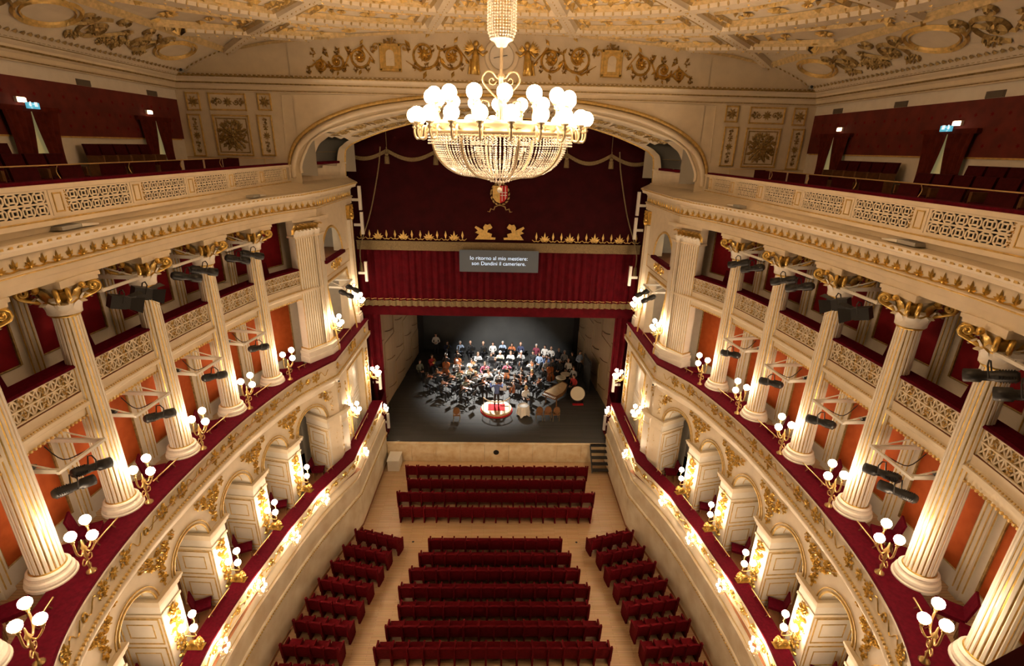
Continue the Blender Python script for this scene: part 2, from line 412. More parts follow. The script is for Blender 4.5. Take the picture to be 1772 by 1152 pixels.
for s in (-1,1):
    side = SIDE[s]
    # ---------------- lower wall of the stalls
    P = R_WALL.path()
    w_ = sided(MB().sweep(P,[(.35,0),(0,0),(0,1.68),(-.04,1.70),(-.05,1.80),(-.03,1.84),(.0,1.86),(.0,2.62),(.35,2.62)]),s).build('wall_'+side,'marble')
    struct(w_, 'pale marbled lower wall beside the stalls on the %s' % side, 'wall')
    sided(MB().sweep(P,[(-.012,0),(-.022,.02),(-.022,.10),(-.0,.12)]),s).build('baseboard','brown_panel',w_)
    b = MB(); bead(b, R_WALL, 0, R_WALL.L, -.055, 1.755, .045, .10); sided(b,s).build('dentil_band','gilt',w_)['kind'] = 'stuff'
    # vertical joints of the marble panels
    # ---------------- first balcony parapet
    P = R_P1.path()
    t = thing('balcony_parapet', 'cream and gilded first balcony front along the %s side of the stalls' % side, 'parapet')
    sided(MB().sweep(P,[(.55,2.62),(-.02,2.62),(-.05,2.66),(-.05,2.74),(.03,2.82),(.06,2.95),(.04,3.02),(-.02,3.06),(-.02,3.12),(0,3.13),(0,3.60),(-.03,3.62),(-.03,3.66)]),s).build('front','cream',t,True)
    v = MB().sweep(P,[(-.035,3.655),(-.045,3.69),(-.03,3.72),(.50,3.72),(.50,3.5)]); sided(v,s).build('velvet_rail','velvet',t,label='dark red velvet covered ledge')
    o = Orn(); o.rinceau(R_P1.L-.3,.42,.62,h=.035,w=.016); g = o.to(MB(), ring_map(R_P1,.15,3.36,-.005)); sided(g,s).build('gilded_scrollwork','gold',t,label='gilded scrollwork band')
    g = MB(); 
    for z,off in ((3.125,-.005),(3.60,-.005),(2.64,-.045)): g.sweep(P,[(off,z-.012),(off-.012,z),(off,z+.012)])
    sided(g,s).build('gilt_line','gilt',t)
    # ---------------- first tier floor, back wall, arcade
    fl = MB().sweep(R_COL.path(),[(-1.2,3.0),(2.6,3.0)]); fl.quad((6.3,24.3,3.0),(9.5,24.3,3.0),(9.5,18.8,3.0),(6.5,18.8,3.0))
    struct(sided(fl,s).build('floor_boxes_'+side,'brown_panel'),'brown floor of the first tier boxes on the %s' % side,'floor')
    bw = MB().sweep(R_COL.path(),[(2.0,3.0),(2.0,7.3)])
    struct(sided(bw,s).build('wall_boxes_'+side,'white_plaster'),'white back wall of the first tier boxes on the %s' % side,'wall')
    ar = thing('arcade', 'white arcade of the first tier with gilded spandrels on the %s side' % side, 'arcade')
    ar['kind'] = 'structure'
    wall = MB(); rim = MB(); soff = MB(); line = MB()
    F = -.45; DEP = 1.25
    ends = [.55]+lcol
    for k in range(len(ends)-1):
        la = ends[k]+PW/2; lb = ends[k+1]-PW/2; lc = (la+lb)/2; rr = (lb-la)/2; N = 20
        zr = min(rr,.98*(ZTOP-.45-ZSP))
        def P3(l,z,o): x,y,nx,ny = R_COL.at(l); return (x+nx*o,y+ny*o,z)
        arc = [(lc-rr*cos(pi*i/N), ZSP+zr*sin(pi*i/N)) for i in range(N+1)]
        for i in range(N):
            (a,za),(b_,zb) = arc[i],arc[i+1]
            wall.quad(P3(a,za,F),P3(b_,zb,F),P3(b_,ZTOP,F),P3(a,ZTOP,F))
            soff.quad(P3(a,za,F),P3(b_,zb,F),P3(b_,zb,F+DEP),P3(a,za,F+DEP))
        for off,rad in ((0,.03),(.10,.018)):
            rim.tube([P3(lc-(rr+off)*cos(pi*i/N), ZSP+(zr+off)*sin(pi*i/N), F-.01) for i in range(N+1)], rad, 5)
        for dd in (.3,.9):
            line.tube([P3(lc-(rr-.012)*cos(pi*i/N), ZSP+(zr-.012)*sin(pi*i/N), F+dd) for i in range(1,N)], .012, 4)
        for q in (3,7,10,13,17):
            (a,za) = arc[q]; line.beam(P3(a,za-.01,F+.3),P3(a,za-.01,F+.9),.02,.02)
        # wall between this arch and the next pier
        # back panel of the box (brown-orange wall covering)
        pa = MB(); pth = R_COL.path(la+.05,lb-.05); pa.sweep(pth,[(1.97,3.9),(1.955,3.9),(1.955,6.0),(1.97,6.0)])
        sided(pa,s).build('wall_covering','brown_panel',ar)
    # strip of wall over the piers and beside the first arch
    for k,l in enumerate(ends):
        a,b_ = l-PW/2,l+PW/2
        if k == 0: a = 0
        wall.sweep(R_COL.path(a,b_),[(F,ZSP),(F,ZTOP)])
    wall.sweep(R_COL.path(0,ends[-1]+PW/2),[(F,ZTOP),(F,7.6)])
    sided(wall,s).build('spandrel_wall','cream',ar); sided(soff,s).build('arch_soffit','white_plaster',ar,True)
    sided(rim,s).build('archivolt_moulding','gilt',ar,True); sided(line,s).build('soffit_gilding','gilt',ar)
    # gilded spandrel reliefs, one over every pier
    for k,l in enumerate(ends):
        o = Orn(); lw = 1.25 if k else .8
        o.bouquet(0,-.02,.34,1.0,20,40+k,.06)
        for d in (-1,1): o.bouquet(d*.3,.30,.34,.34,10,50+k,.05); o.bouquet(d*.58,.44,.32,.2,8,60+k,.04); o.spiral(d*.2,.1,.1,1.3,0,d,.022,.04,12)
        g = o.to(MB(), ring_map(R_COL, l, 6.55, F-.005)); sided(g,s).build('spandrel_relief','gold',ar,label='gilded foliage relief')
    ends_p = ends
    # ---------------- piers
    for k,l in enumerate(ends):
        x,y,nx,ny = R_COL.at(l); q = hypot(nx,ny); nx/=q; ny/=q; ang = atan2(ny,nx)
        T = lambda u,v,z: (x+nx*u-ny*v, y+ny*u+nx*v, z)      # u outward, v along (towards the stage = +)
        pt = thing('box_pier', '%s white panelled pier from the stage in the %s first tier arcade' % (ORD[k+1],side), 'pier', group='first tier piers')
        wd = PW if k else 1.15
        body = MB(); p = [T(F-.01,-PW/2,3.0),T(F+DEP,-PW/2,3.0),T(F+DEP,wd-PW/2,3.0),T(F-.01,wd-PW/2,3.0)]
        body.hexa([*p,*[(a,b_,ZSP) for a,b_,c in p]]); sided(body,s).build('body','white_plaster',pt)
        imp = MB()
        for z0,z1,e in ((5.25,5.33,.03),(5.62,5.72,.05),(5.72,5.80,.10),(5.80,5.87,.13)):
            p = [T(F-e,-PW/2-e,z0),T(F+DEP,-PW/2-e,z0),T(F+DEP,wd-PW/2+e,z0),T(F-e,wd-PW/2+e,z0)]; imp.hexa([*p,*[(a,b_,z1) for a,b_,c in p]])
        sided(imp,s).build('impost','cream',pt)
        gl = Orn(); 
        for zz in ((3.25,4.15),(4.3,5.15)):
            gl.frame(.12,zz[0],DEP-.12,zz[1],.018,.02); gl.frame(.3,zz[0]+.2,DEP-.3,zz[1]-.2,.014,.015)
        gl.frame(.03,3.1,DEP-.03,5.2,.014,.012)
        g = MB()
        gl.to(g, lambda u,v,h: T(F+u,-PW/2-h,v)); gl.to(g, lambda u,v,h: T(F+u,wd-PW/2+h,v))
        sided(g,s).build('panel_gilding','gilt',pt,label='gilded panel mouldings')
        o = Orn(); o.bouquet(0,0,.52,1.75,30,70+k,.06); g = MB(); o.to(g, lambda u,v,h: T(F-.01-h,u+(wd-PW)/2,4.35+v)); sided(g,s).build('gilded_relief','gold',pt,label='gilded foliage relief')
    # ---------------- second balcony parapet
    P = R_P2.path()
    t = thing('balcony_parapet', 'cream second balcony front with gilded garlands on the %s side' % side, 'parapet')
    sided(MB().sweep(P,[(.9,7.12),(.22,7.14),(.17,7.2),(.15,7.32),(.02,7.46),(-.06,7.52),(-.08,7.62),(-.04,7.68),(.0,7.70),(.0,7.76),(.02,7.77),(.02,8.26),(-.02,8.28),(-.02,8.34)]),s).build('front','cream',t,True)
    sided(MB().sweep(P,[(-.025,8.335),(-.03,8.37),(.0,8.40),(.75,8.40),(.75,8.2)]),s).build('velvet_rail','velvet',t,label='dark red velvet covered ledge')
    o = Orn(); L0 = R_P2.lY(18.9); LL = R_P2.L-L0-.4; n = int(LL/2.2)
    for k in range(n):
        u = (k+.5)*LL/n; o.rosette(u,0,.16,.05,9); o.bouquet(u-.42,0,.5,.32,12,k,.04); o.bouquet(u+.42,0,.5,.32,12,k,.04); o.ring(u+1.1,0,.07,.09,.02,.03,14)
        for d in (-1,1): o.ribbon([(u+d*.6+d*.5*i/8, .12*sin(i*.9)) for i in range(9)],.012,.02)
    for u in (-4.9,-.6): o.ring(u,0,.07,.13,.03,.03,14)
    o.bouquet(-2.7,0,1.9,.36,24,7,.05)
    g = o.to(MB(), ring_map(R_P2,L0+.2,8.02,.01)); sided(g,s).build('gilded_garlands','gold',t,label='gilded garlands and rosettes')
    g = MB(); bead(g,R_P2,0,R_P2.L,-.05,7.705,.05,.1); sided(g,s).build('gilt_bead','gilt',t)['kind'] = 'stuff'
    # ---------------- second and third tier: floors, back wall with panels
    pth = R_COL.path()
    fl = MB().sweep(pth,[(-.7,8.0),(2.3,8.0)]); fl.quad((6.7,24.3,8.0),(9.5,24.3,8.0),(9.5,18.8,8.0),(6.9,18.8,8.0))
    struct(sided(fl,s).build('floor_tier_'+side,'parquet'),'floor of the second tier behind the columns on the %s' % side,'floor')
    bw = thing('wall_tier_'+side,'white back wall with red panels behind the %s columns' % side,'wall'); bw['kind'] = 'structure'
    sided(MB().sweep(pth,[(.95,8.0),(.95,14.2)]),s).build('plaster','white_plaster',bw)
    for k in range(-1,len(lcol)-1):
        la = (lcol[k] if k >= 0 else .55)+.36; lb = lcol[k+1]-.14
        pp = R_COL.path(la,lb)
        sided(MB().sweep(pp,[(.95,8.5),(.92,8.5),(.92,10.85),(.95,10.85)]),s).build('orange_panel','orange_panel',bw,label='orange red wall panel')
        sided(MB().sweep(pp,[(.95,12.25),(.92,12.25),(.92,13.95),(.95,13.95)]),s).build('red_panel','red_panel',bw,label='dark red wall panel')
        fr = MB()
        for z0,z1 in ((8.5,10.85),(12.25,13.95)):
            for z in (z0,z1): fr.sweep(pp,[(.91,z-.02),(.89,z),(.91,z+.02)])
            for l in (la,lb):
                x,y,nx,ny = R_COL.at(l); fr.beam((x+nx*.9,y+ny*.9,z0),(x+nx*.9,y+ny*.9,z1),.04,.04)
        sided(fr,s).build('panel_frame','old_gold',bw)
    # ---------------- third tier balcony between the columns
    t3 = thing('tier_balcony','pierced cream and gold third tier balcony between the %s columns' % side,'balcony')
    sided(MB().sweep(pth,[(-.06,11.6),(-.06,11.42),(-.14,11.36),(-.14,11.28),(-.02,11.2),(-.02,11.05),(.03,11.0),(.95,11.0)]),s).build('beam','cream',t3)
    sided(MB().sweep(pth,[(-.06,11.6),(.95,11.6)]),s).build('balcony_floor','brown_panel',t3)
    g = MB(); bead(g,R_COL,0,R_COL.L,-.04,11.03,.045,.10); bead(g,R_COL,0,R_COL.L,-.11,11.39,.03,.07); sided(g,s).build('gilt_bead','gilt',t3)['kind'] = 'stuff'
    sided(MB().sweep(pth,[(-.06,12.14),(-.08,12.17),(-.06,12.21),(.36,12.21),(.36,12.14)],True),s).build('velvet_rail','velvet',t3,label='dark red velvet rail')
    for k in range(-1,len(lcol)-1):
        la = (lcol[k] if k >= 0 else .35)+.26; lb = lcol[k+1]-.26
        W = lb-la; n = max(4,int(W/.17)); cw = W/n
        pn = MB(); fn = ring_map(R_COL,la,0,.0)
        def bar(u0,v0,u1,v1,wd=.022,hh=.02):
            a = fn(u0,v0,0); b_ = fn(u1,v1,0); pn.beam(a,b_,wd,.03)
        for v in (11.63,11.88,12.12): bar(0,v,W,v,.04)
        for i in range(n+1): bar(i*cw,11.63,i*cw,12.12,.02)
        for i in range(n):
            for j in range(2):
                v0 = 11.63+.245*j; bar(i*cw,v0,(i+1)*cw,v0+.245); bar(i*cw,v0+.245,(i+1)*cw,v0)
        sided(pn,s).build('pierced_panel','cream',t3,label='pierced cream balustrade panel')
        bk = MB().sweep(R_COL.path(la,lb),[(.03,11.6),(.03,12.14)]); sided(bk,s).build('panel_backing','gilt',t3)
        for fr_ in (.2,.5,.8):
            og = Orn(); og.bouquet(W*fr_,0,.14,.44,9,int(fr_*10),.03); sided(og.to(MB(),ring_map(R_COL,la,11.88,-.02)),s).build('gilded_relief','gilt',t3)
    # ---------------- entablature
    en = thing('entablature','cream entablature with a gilded palmette frieze over the %s columns' % side,'entablature'); en['kind'] = 'structure'
    sided(MB().sweep(R_ENT.path(),[(1.9,14.07),(0,14.07),(0,14.22),(-.03,14.23),(-.03,14.36),(-.07,14.38),(-.07,14.42),(0,14.44),(0,14.72),(.05,14.74),(.4,14.8)]),s).build('architrave','cream',en)
    EP = ent_path(.5)
    sided(MB().sweep(EP,[(.0,14.70),(-.06,14.72),(-.10,14.78),(-.12,14.80),(-.5,14.83),(-.52,14.90),(-.58,14.93),(-.62,14.98),(-.66,15.02),(-.66,15.05),(.4,15.07),(.9,15.07)]),s).build('cornice','cream',en)
    o = Orn(); L = R_ENT.L-.4; n = int(L/.30)
    for k in range(n):
        u = (k+.5)*L/n
        if k % 2: 
            for a in (pi/2,pi/2-.5,pi/2+.5): o.leaf(u,-.11,a,.22 if a==pi/2 else .17,.035,.04)
        else: 
            for a in (pi/2,pi/2-.7,pi/2+.7,pi/2-1.3,pi/2+1.3): o.leaf(u,-.10,a,.2 if abs(a-pi/2)<.1 else .14,.03,.04)
            o.dome(u,-.1,.04,.05,6)
    o.ribbon([(L*i/(n*6),-.12+.015*sin(i*pi/3)) for i in range(n*6+1)],.02,.03)
    sided(o.to(MB(),ring_map(R_ENT,.2,14.57,-.005)),s).build('palmette_frieze','gold',en,label='gilded palmette frieze')
    g = MB(); l = 0
    for (x,y,nx,ny) in EP:
        g.box((x-nx*.63,y-ny*.63,15.0),(.05,.08,.05),atan2(ny,nx))
    g.sweep(R_ENT.path(),[(-.07,14.365),(-.085,14.38),(-.07,14.395)])
    sided(g,s).build('gilt_bead','gilt',en)['kind'] = 'stuff'
    # ---------------- ledge behind the cornice and gallery floor
    lg = MB(); Ys = [24.4-.4*i for i in range(52)]
    def xof(R,Y,default):
        l = R.lY(Y); return R.at(l)[0] if R.p[0][1] >= Y >= R.p[-1][1] else default
    for a,b_ in zip(Ys,Ys[1:]):
        def bx(Y): return xof(R_BAL,Y,8.0) if Y < 20 else 7.95-(Y-20)*.2
        lg.quad((xof(R_ENT,a,7.3)-.3,a,15.06),(bx(a)+.06,a,15.28),(bx(b_)+.06,b_,15.28),(xof(R_ENT,b_,7.3)-.3,b_,15.06))
    struct(sided(lg,s).build('trim_ledge_'+side,'cream'),'plain cream ledge below the gallery balustrade on the %s' % side,'ledge')

# ================================================================== COLUMNS (one mesh set, copied)
def flute_section(r, n=20):
    pts = []
    for i in range(n):
        a = 2*pi*i/n; d = 2*pi/n
        pts += [(a-.30*d,r,0),(a+.18*d,r,0),(a+.30*d,r*.945,1),(a+.58*d,r*.945,0)]
    return pts
def make_shaft(r0,r1,z0,z1,n=20):
    mb = MB(); secs = []; K = 6
    for k in range(K+1):
        t = k/K; r = r0+(r1-r0)*t+.012*sin(pi*t); secs.append((r,z0+(z1-z0)*t))
    S = flute_section(1,n); m = len(S); vs = []
    for r,z in secs: vs += [(r*q*cos(a),r*q*sin(a),z) for a,q,_ in S]
    o = MB(); fs = []; mi = []
    for k in range(K):
        for j in range(m):
            fs.append((k*m+j,k*m+(j+1)%m,(k+1)*m+(j+1)%m,(k+1)*m+j)); mi.append(1 if S[j][2] else 0)
    o.v = vs; o.f = fs; o.m = mi; return o
def acanthus(mb, a, r, z, w, h, curl, mi=0):
    """a curling leaf standing at angle a on radius r"""
    K = 6; rows = []
    for k in range(K+1):
        t = k/K; rr = r+curl*t**2.6; zz = z+h*(t if t < .85 else .85-(t-.85)*.9); ww = w*(1-.55*t**2)*(1+.12*cos(k*pi))
        for d,e in ((-1,.0),(0,.03),(1,.0)):
            rows.append(((rr+e)*cos(a)-d*ww*sin(a),(rr+e)*sin(a)+d*ww*cos(a),zz))
    fs = [(k*3+j,k*3+j+1,k*3+j+4,k*3+j+3) for k in range(K) for j in range(2)]
    mb.add(rows,fs,mi)
sh = make_shaft(.275,.23,.34,4.95).mesh('shaft',['white_plaster','gold'])
bs = MB().lathe([(.41,0),(.43,.03),(.43,.09),(.40,.1),(.41,.15),(.395,.2),(.35,.22),(.33,.26),(.355,.28),(.36,.31),(.34,.335),(.29,.345),(.27,.345)],n=32).mesh('base','white_plaster',False)
br_ = MB().lathe([(.285,.33),(.305,.345),(.285,.365)],n=32).lathe([(.235,4.90),(.262,4.93),(.235,4.96)],n=32).mesh('gilt_ring','gold',True)
bell = MB().lathe([(.235,4.93),(.25,5.2),(.32,5.45),(.42,5.6)],n=20).mesh('capital_bell','cream',True)
lv = MB()
for i in range(8): acanthus(lv,2*pi*i/8,.26,4.96,.12,.36,.22)
for i in range(8): acanthus(lv,2*pi*(i+.5)/8,.27,5.0,.10,.44,.20)
lvA = lv.mesh('acanthus_leaves','white_plaster',True)
lv = MB()
for i in range(8): acanthus(lv,2*pi*i/8,.31,5.2,.13,.42,.26); lv.ball((.50*cos(2*pi*i/8),.50*sin(2*pi*i/8),5.56),.07,6,4)
lvB = lv.mesh('acanthus_leaves','gold',True)
vo = MB()
for i in range(4):
    a = pi/4+pi/2*i
    for d in (-.09,.09):
        pts = []
        for k in range(15):
            t = k/14; an = -pi/2+t*2*pi*1.5; rr = .12*(1-.85*t)
            pts.append(((.55+rr*cos(an))*cos(a)-d*sin(a),(.55+rr*cos(an))*sin(a)+d*cos(a),5.46+rr*sin(an)))
        vo.tube([(.27*cos(a)-d*sin(a)*.6,.27*sin(a)+d*cos(a)*.6,5.2)]+pts,.045,6)
vom = vo.mesh('volutes','gold',True)
ab = MB()
P_ = []
for i in range(4):
    a = pi/4+pi/2*i; a2 = a+pi/2
    for t in (0,.25,.5,.75):
        x = .72*cos(a)*(1-t)+.72*cos(a2)*t; y = .72*sin(a)*(1-t)+.72*sin(a2)*t; q = 1-.13*sin(pi*t); P_.append((x*q,y*q))
for z0,z1,k in ((5.58,5.66,.94),(5.66,5.74,1.0)):
    n = len(P_); ab.add([(x*k,y*k,z0) for x,y in P_]+[(x*k,y*k,z1) for x,y in P_],[(i,(i+1)%n,n+(i+1)%n,n+i) for i in range(n)]+[tuple(range(n-1,-1,-1)),tuple(range(n,2*n))])
abm = ab.mesh('abacus','cream')
for s in (-1,1):
    for k,(cx,cy) in enumerate(COLS):
        x,y,nx,ny = R_COL.at(lcol[k])
        c = thing('column','%s tall fluted gilded Corinthian column from the stage on the %s' % (ORD[k+1],SIDE[s]),'column',(s*cx,cy,8.34),atan2(ny,s*nx),'giant columns')
        for nm,me in (('shaft',sh),('base',bs),('gilt_ring',br_),('capital_bell',bell),('acanthus_leaves',lvA),('acanthus_leaves',lvB),('volutes',vom),('abacus',abm)):
            link(nm,me,c)
        # fluted respond behind the column
        l = lcol[k]; x,y,nx,ny = R_COL.at(l); q = hypot(nx,ny); nx/=q; ny/=q
        T = lambda u,v,z: (x+nx*u-ny*v,y+ny*u+nx*v,z)
        an = MB(); p = [T(.85,-.13,8.0),T(.96,-.13,8.0),T(.96,.13,8.0),T(.85,.13,8.0)]; an.hexa([*p,*[(a,b_,14.1) for a,b_,_ in p]])
        r_ = tag(sided(an,s).build('respond_pilaster','white_plaster'),'%s wall pilaster behind the %s columns, counted from the stage' % (ORD[k+1],SIDE[s]),'pilaster','respond pilasters')
        ln = MB()
        for d in (-.06,.06): ln.beam(T(.845,d,8.2),T(.845,d,10.9),.02,.02); ln.beam(T(.845,d,11.7),T(.845,d,13.8),.02,.02)
        ln.beam(T(.9,-.135,8.2),T(.9,-.135,10.9),.02,.02); ln.beam(T(.9,-.135,11.7),T(.9,-.135,13.8),.02,.02)
        sided(ln,s).build('gilt_flutes','gilt',r_)

# corner pilasters beside the proscenium (L-shaped, fluted) and slim stage-side pilasters
def corner_pilaster(s):
    side = SIDE[s]
    pl = thing('corner_pilaster','broad white fluted corner pilaster beside the proscenium on the %s' % side,'pilaster')
    A = Vector((7.02,19.65)); d1 = (Vector((7.75,18.35))-A).normalized(); n1 = Vector((d1.y,-d1.x)); n1 = -n1 if n1.x > 0 else n1
    body = MB(); g = MB()
    def face(o,d,n,w,z0,z1):   # a fluted plate of width w starting at o along d, facing n
        p = [o,o+d*w,o+d*w-n*.35,o-n*.35]; body.hexa([*[(q.x,q.y,z0) for q in p],*[(q.x,q.y,z1) for q in p]])
        k = int(w/.1)
        for i in range(k):
            q = o+d*(w*(i+.5)/k)+n*.0; body.beam((q.x+n.x*.012,q.y+n.y*.012,z0),(q.x+n.x*.012,q.y+n.y*.012,z1),w/k*.55,.03,up=(n.x,n.y,0))
            e = o+d*(w*(i+.98)/k); g.beam((e.x+n.x*.006,e.y+n.y*.006,z0+.05),(e.x+n.x*.006,e.y+n.y*.006,z1),.016,.014,up=(n.x,n.y,0))
    face(A,d1,n1,1.05,8.95,13.35); face(A+Vector((0,.5)),Vector((0,-1)),Vector((-1,0)),.5,8.95,13.35)
    sided(body,s).build('shaft','white_plaster',pl); sided(g,s).build('gilt_flutes','gilt',pl)
    def lshape(z0,z1,e):
        m_ = MB(); p = [A+n1*e-d1*.02+Vector((-e,.5+e)),A+n1*e+Vector((-e*.3,0)),A+d1*(1.05+e)+n1*e,A+d1*(1.05+e)-n1*.4,A+Vector((.4,.5+e))]
        m_.add([(q.x,q.y,z0) for q in p]+[(q.x,q.y,z1) for q in p],[(0,1,6,5),(1,2,7,6),(2,3,8,7),(3,4,9,8),(4,0,5,9),(9,8,7,6,5),(0,1,2,3,4)]); return m_
    b = MB()
    for z0,z1,e in ((8.36,8.62,.12),(8.62,8.74,.09),(8.74,8.86,.12),(8.86,8.96,.05)): q = lshape(z0,z1,e); b.add(q.v,q.f)
    sided(b,s).build('base','white_plaster',pl)
    q = lshape(8.955,8.985,.055); sided(q,s).build('gilt_ring','gold',pl)
    b = lshape(13.35,13.42,.05); q = lshape(13.42,13.95,.02); b.add(q.v,q.f); q = lshape(13.95,14.07,.14); b.add(q.v,q.f)
    sided(b,s).build('capital','cream',pl)
    lw = MB(); lg = MB()
    for i in range(7):
        q = A+d1*(.03+.165*i)+n1*.03
        for (mb_,zz,hh,cu) in ((lw,13.40,.34,.10),(lg,13.52,.46,.17)):
            q2 = q+(d1*.08 if mb_ is lg else Vector((0,0))); o = len(mb_.v)
            t_ = MB(); acanthus(t_,0,0,zz,.11,hh,cu*2.2); mb_.add([(q2.x+n1.x*vx+d1.x*vy,q2.y+n1.y*vx+d1.y*vy,vz) for vx,vy,vz in t_.v],t_.f)
    sided(lw,s).build('acanthus_leaves','white_plaster',pl,True); sided(lg,s).build('acanthus_leaves','gold',pl,True)
    # slim pilaster by the stage
    p2 = thing('stage_pilaster','slim white pilaster at the stage edge of the %s proscenium wall' % side,'pilaster')
    b = MB().box((6.99,23.85,11.1),(.16,.42,4.6)); sided(b,s).build('shaft','white_plaster',p2)
    b = MB().box((6.96,23.85,8.55),(.3,.56,.42)).box((6.96,23.85,8.82),(.24,.5,.1)); sided(b,s).build('base','white_plaster',p2)
    o = Orn(); o.bouquet(0,0,.42,.6,16,3,.09); sided(o.to(MB().box((6.98,23.85,13.75),(.2,.46,.6)),plane_map((6.88,23.85,13.72),(0,-1,0),(0,0,1))),s).build('capital','gold',p2)
    b = MB().beam((6.905,23.7,8.9),(6.905,23.7,13.4),.015,.02).beam((6.905,24.0,8.9),(6.905,24.0,13.4),.015,.02); sided(b,s).build('gilt_flutes','gilt',p2)
for s in (-1,1): corner_pilaster(s)
# ================================================================== PROSCENIUM SIDE WALLS (beside the stage)
def holed_wall(mb, fn, y0, y1, z0, z1, holes):
    """rectangular wall in (y,z) with rectangular/arched holes (ya,yb,za,zb,arched)"""
    ys = sorted({y0,y1,*[h[0] for h in holes],*[h[1] for h in holes]}); zs = sorted({z0,z1,*[h[2] for h in holes],*[h[3] for h in holes]})
    for a,b in zip(ys,ys[1:]):
        for c,d in zip(zs,zs[1:]):
            ym,zm = (a+b)/2,(c+d)/2
            if any(h[0] < ym < h[1] and h[2] < zm < h[3] for h in holes): continue
            mb.quad(fn(a,c),fn(b,c),fn(b,d),fn(a,d))
    for ya,yb,za,zb,arch in holes:
        if not arch: continue
        yc,r = (ya+yb)/2,(yb-ya)/2; zs_ = zb-r; N = 14
        for i in range(N):
            t0,t1 = pi*i/N,pi*(i+1)/N
            p,q = (yc-r*cos(t0),zs_+r*sin(t0)),(yc-r*cos(t1),zs_+r*sin(t1))
            mb.quad(fn(*p),fn(*q),fn(q[0],zb),fn(p[0],zb))
for s in (-1,1):
    side = SIDE[s]
    pw = thing('wall_proscenium_'+side,'cream wall with a niche and doorways beside the stage on the %s' % side,'wall'); pw['kind'] = 'structure'
    m_ = MB()
    XU,XL = 7.05,6.78
    holed_wall(m_,lambda y,z: (XU,y,z),19.4,24.3,8.0,14.1,[(20.25,22.75,8.0,11.2,False),(20.0,22.5,12.2,13.4,True)])
    holed_wall(m_,lambda y,z: (XL,y,z),19.2,24.3,3.0,7.3,[(20.85,23.2,3.0,7.0,False)])
    # inner reveals
    for X,a,b,z0,z1 in ((XU,20.25,22.75,8.0,11.2),(XU,20.0,22.5,12.2,13.45),(XL,20.85,23.2,3.0,7.0)):
        m_.quad((X,a,z0),(X+.35,a,z0),(X+.35,a,z1),(X,a,z1)); m_.quad((X,b,z0),(X+.35,b,z0),(X+.35,b,z1),(X,b,z1)); m_.quad((X,a,z1),(X+.35,a,z1),(X+.35,b,z1),(X,b,z1))
    # chamfer that turns into the arcade
    m_.quad((XL,19.2,3.0),(6.72,20.1,3.0),(6.72,20.1,7.3),(XL,19.2,7.3)); m_.quad((XL,19.2,3.0),(7.1,18.75,3.0),(7.1,18.75,7.3),(XL,19.2,7.3))
    sided(m_,s).build('plaster','cream',pw)
    # rooms behind the openings
    r_ = MB().quad((8.6,19.4,3),(8.6,24.3,3),(8.6,24.3,14),(8.6,19.4,14)).quad((7.06,24.22,3),(8.6,24.22,3),(8.6,24.22,14),(7.06,24.22,14)).quad((7.4,19.7,8),(8.6,19.7,8),(8.6,19.7,14),(7.4,19.7,14)); sided(r_,s).build('box_back_wall','white_plaster',pw)
    r_ = MB().box((7.85,21.9,11.9),(1.5,4.8,.25)).box((7.8,21.9,7.65),(1.6,4.8,.5)); sided(r_,s).build('box_floor','brown_panel',pw)
    sided(MB().box((7.0,21.25,12.2),(.22,2.5,.12)),s).build('velvet_sill','velvet',pw,label='dark red velvet sill of the niche')
    g = Orn(); g.frame(20.1,8.05,22.9,11.32,.05,.05); g.frame(19.72,11.55,23.5,12.1,.012,.012)
    yc,rr = 21.25,1.33
    g.ribbon([(yc-rr,12.2)]+[(yc-rr*cos(pi*i/20),12.15+rr*.98*sin(pi*i/20)) for i in range(21)]+[(yc+rr,12.2)],.05,.05)
    g.frame(20.72,3.05,23.33,7.1,.05,.05)
    g2 = MB(); g.to(g2, lambda u,v,h: ((XU if v > 8 else XL)-h,u,v)); sided(g2,s).build('door_moulding','gilt',pw,label='gilded door and niche mouldings')
    o = Orn(); o.bouquet(21.6,11.82,1.5,.34,26,11,.05); o.spiral(21.0,11.82,.15,1.3,0,1,.02,.03); o.spiral(22.2,11.82,.15,1.3,pi,-1,.02,.03)
    sided(o.to(MB(), lambda u,v,h: (XU-h,u,v)),s).build('gilded_relief','gold',pw,label='gilded foliage relief')
    for yy in (20.2,23.9):
        o = Orn(); o.bouquet(yy,5.4,.42,2.9,40,int(yy*10),.05); sided(o.to(MB(), lambda u,v,h: (XL-h,u,v)),s).build('gilded_relief','gold',pw,label='gilded foliage relief')
    # T1 panelled door leaf in the doorway
    d = thing('door_panel','white panelled double door in the first tier doorway beside the stage, %s side' % side,'door')
    sided(MB().box((XL+.3,22.0,5.0),(.06,2.3,4.0)),s).build('leaf','white_paint',d)
    o = Orn()
    for z0,z1 in ((3.2,4.9),(5.1,6.8)):
        for y0,y1 in ((20.95,21.95),(22.1,23.1)): o.frame(y0,z0,y1,z1,.02,.02); o.frame(y0+.15,z0+.2,y1-.15,z1-.2,.015,.015)
    sided(o.to(MB(),lambda u,v,h:(XL+.26-h,u,v)),s).build('panel_moulding','cream',d)
    sided(MB().tube([(XL+.2,21.5,5.6),(XL+.14,21.6,6.0)],.02,5),s).build('handle','brass',d)
    # tier three: velvet ledge, brass rail already on parapets

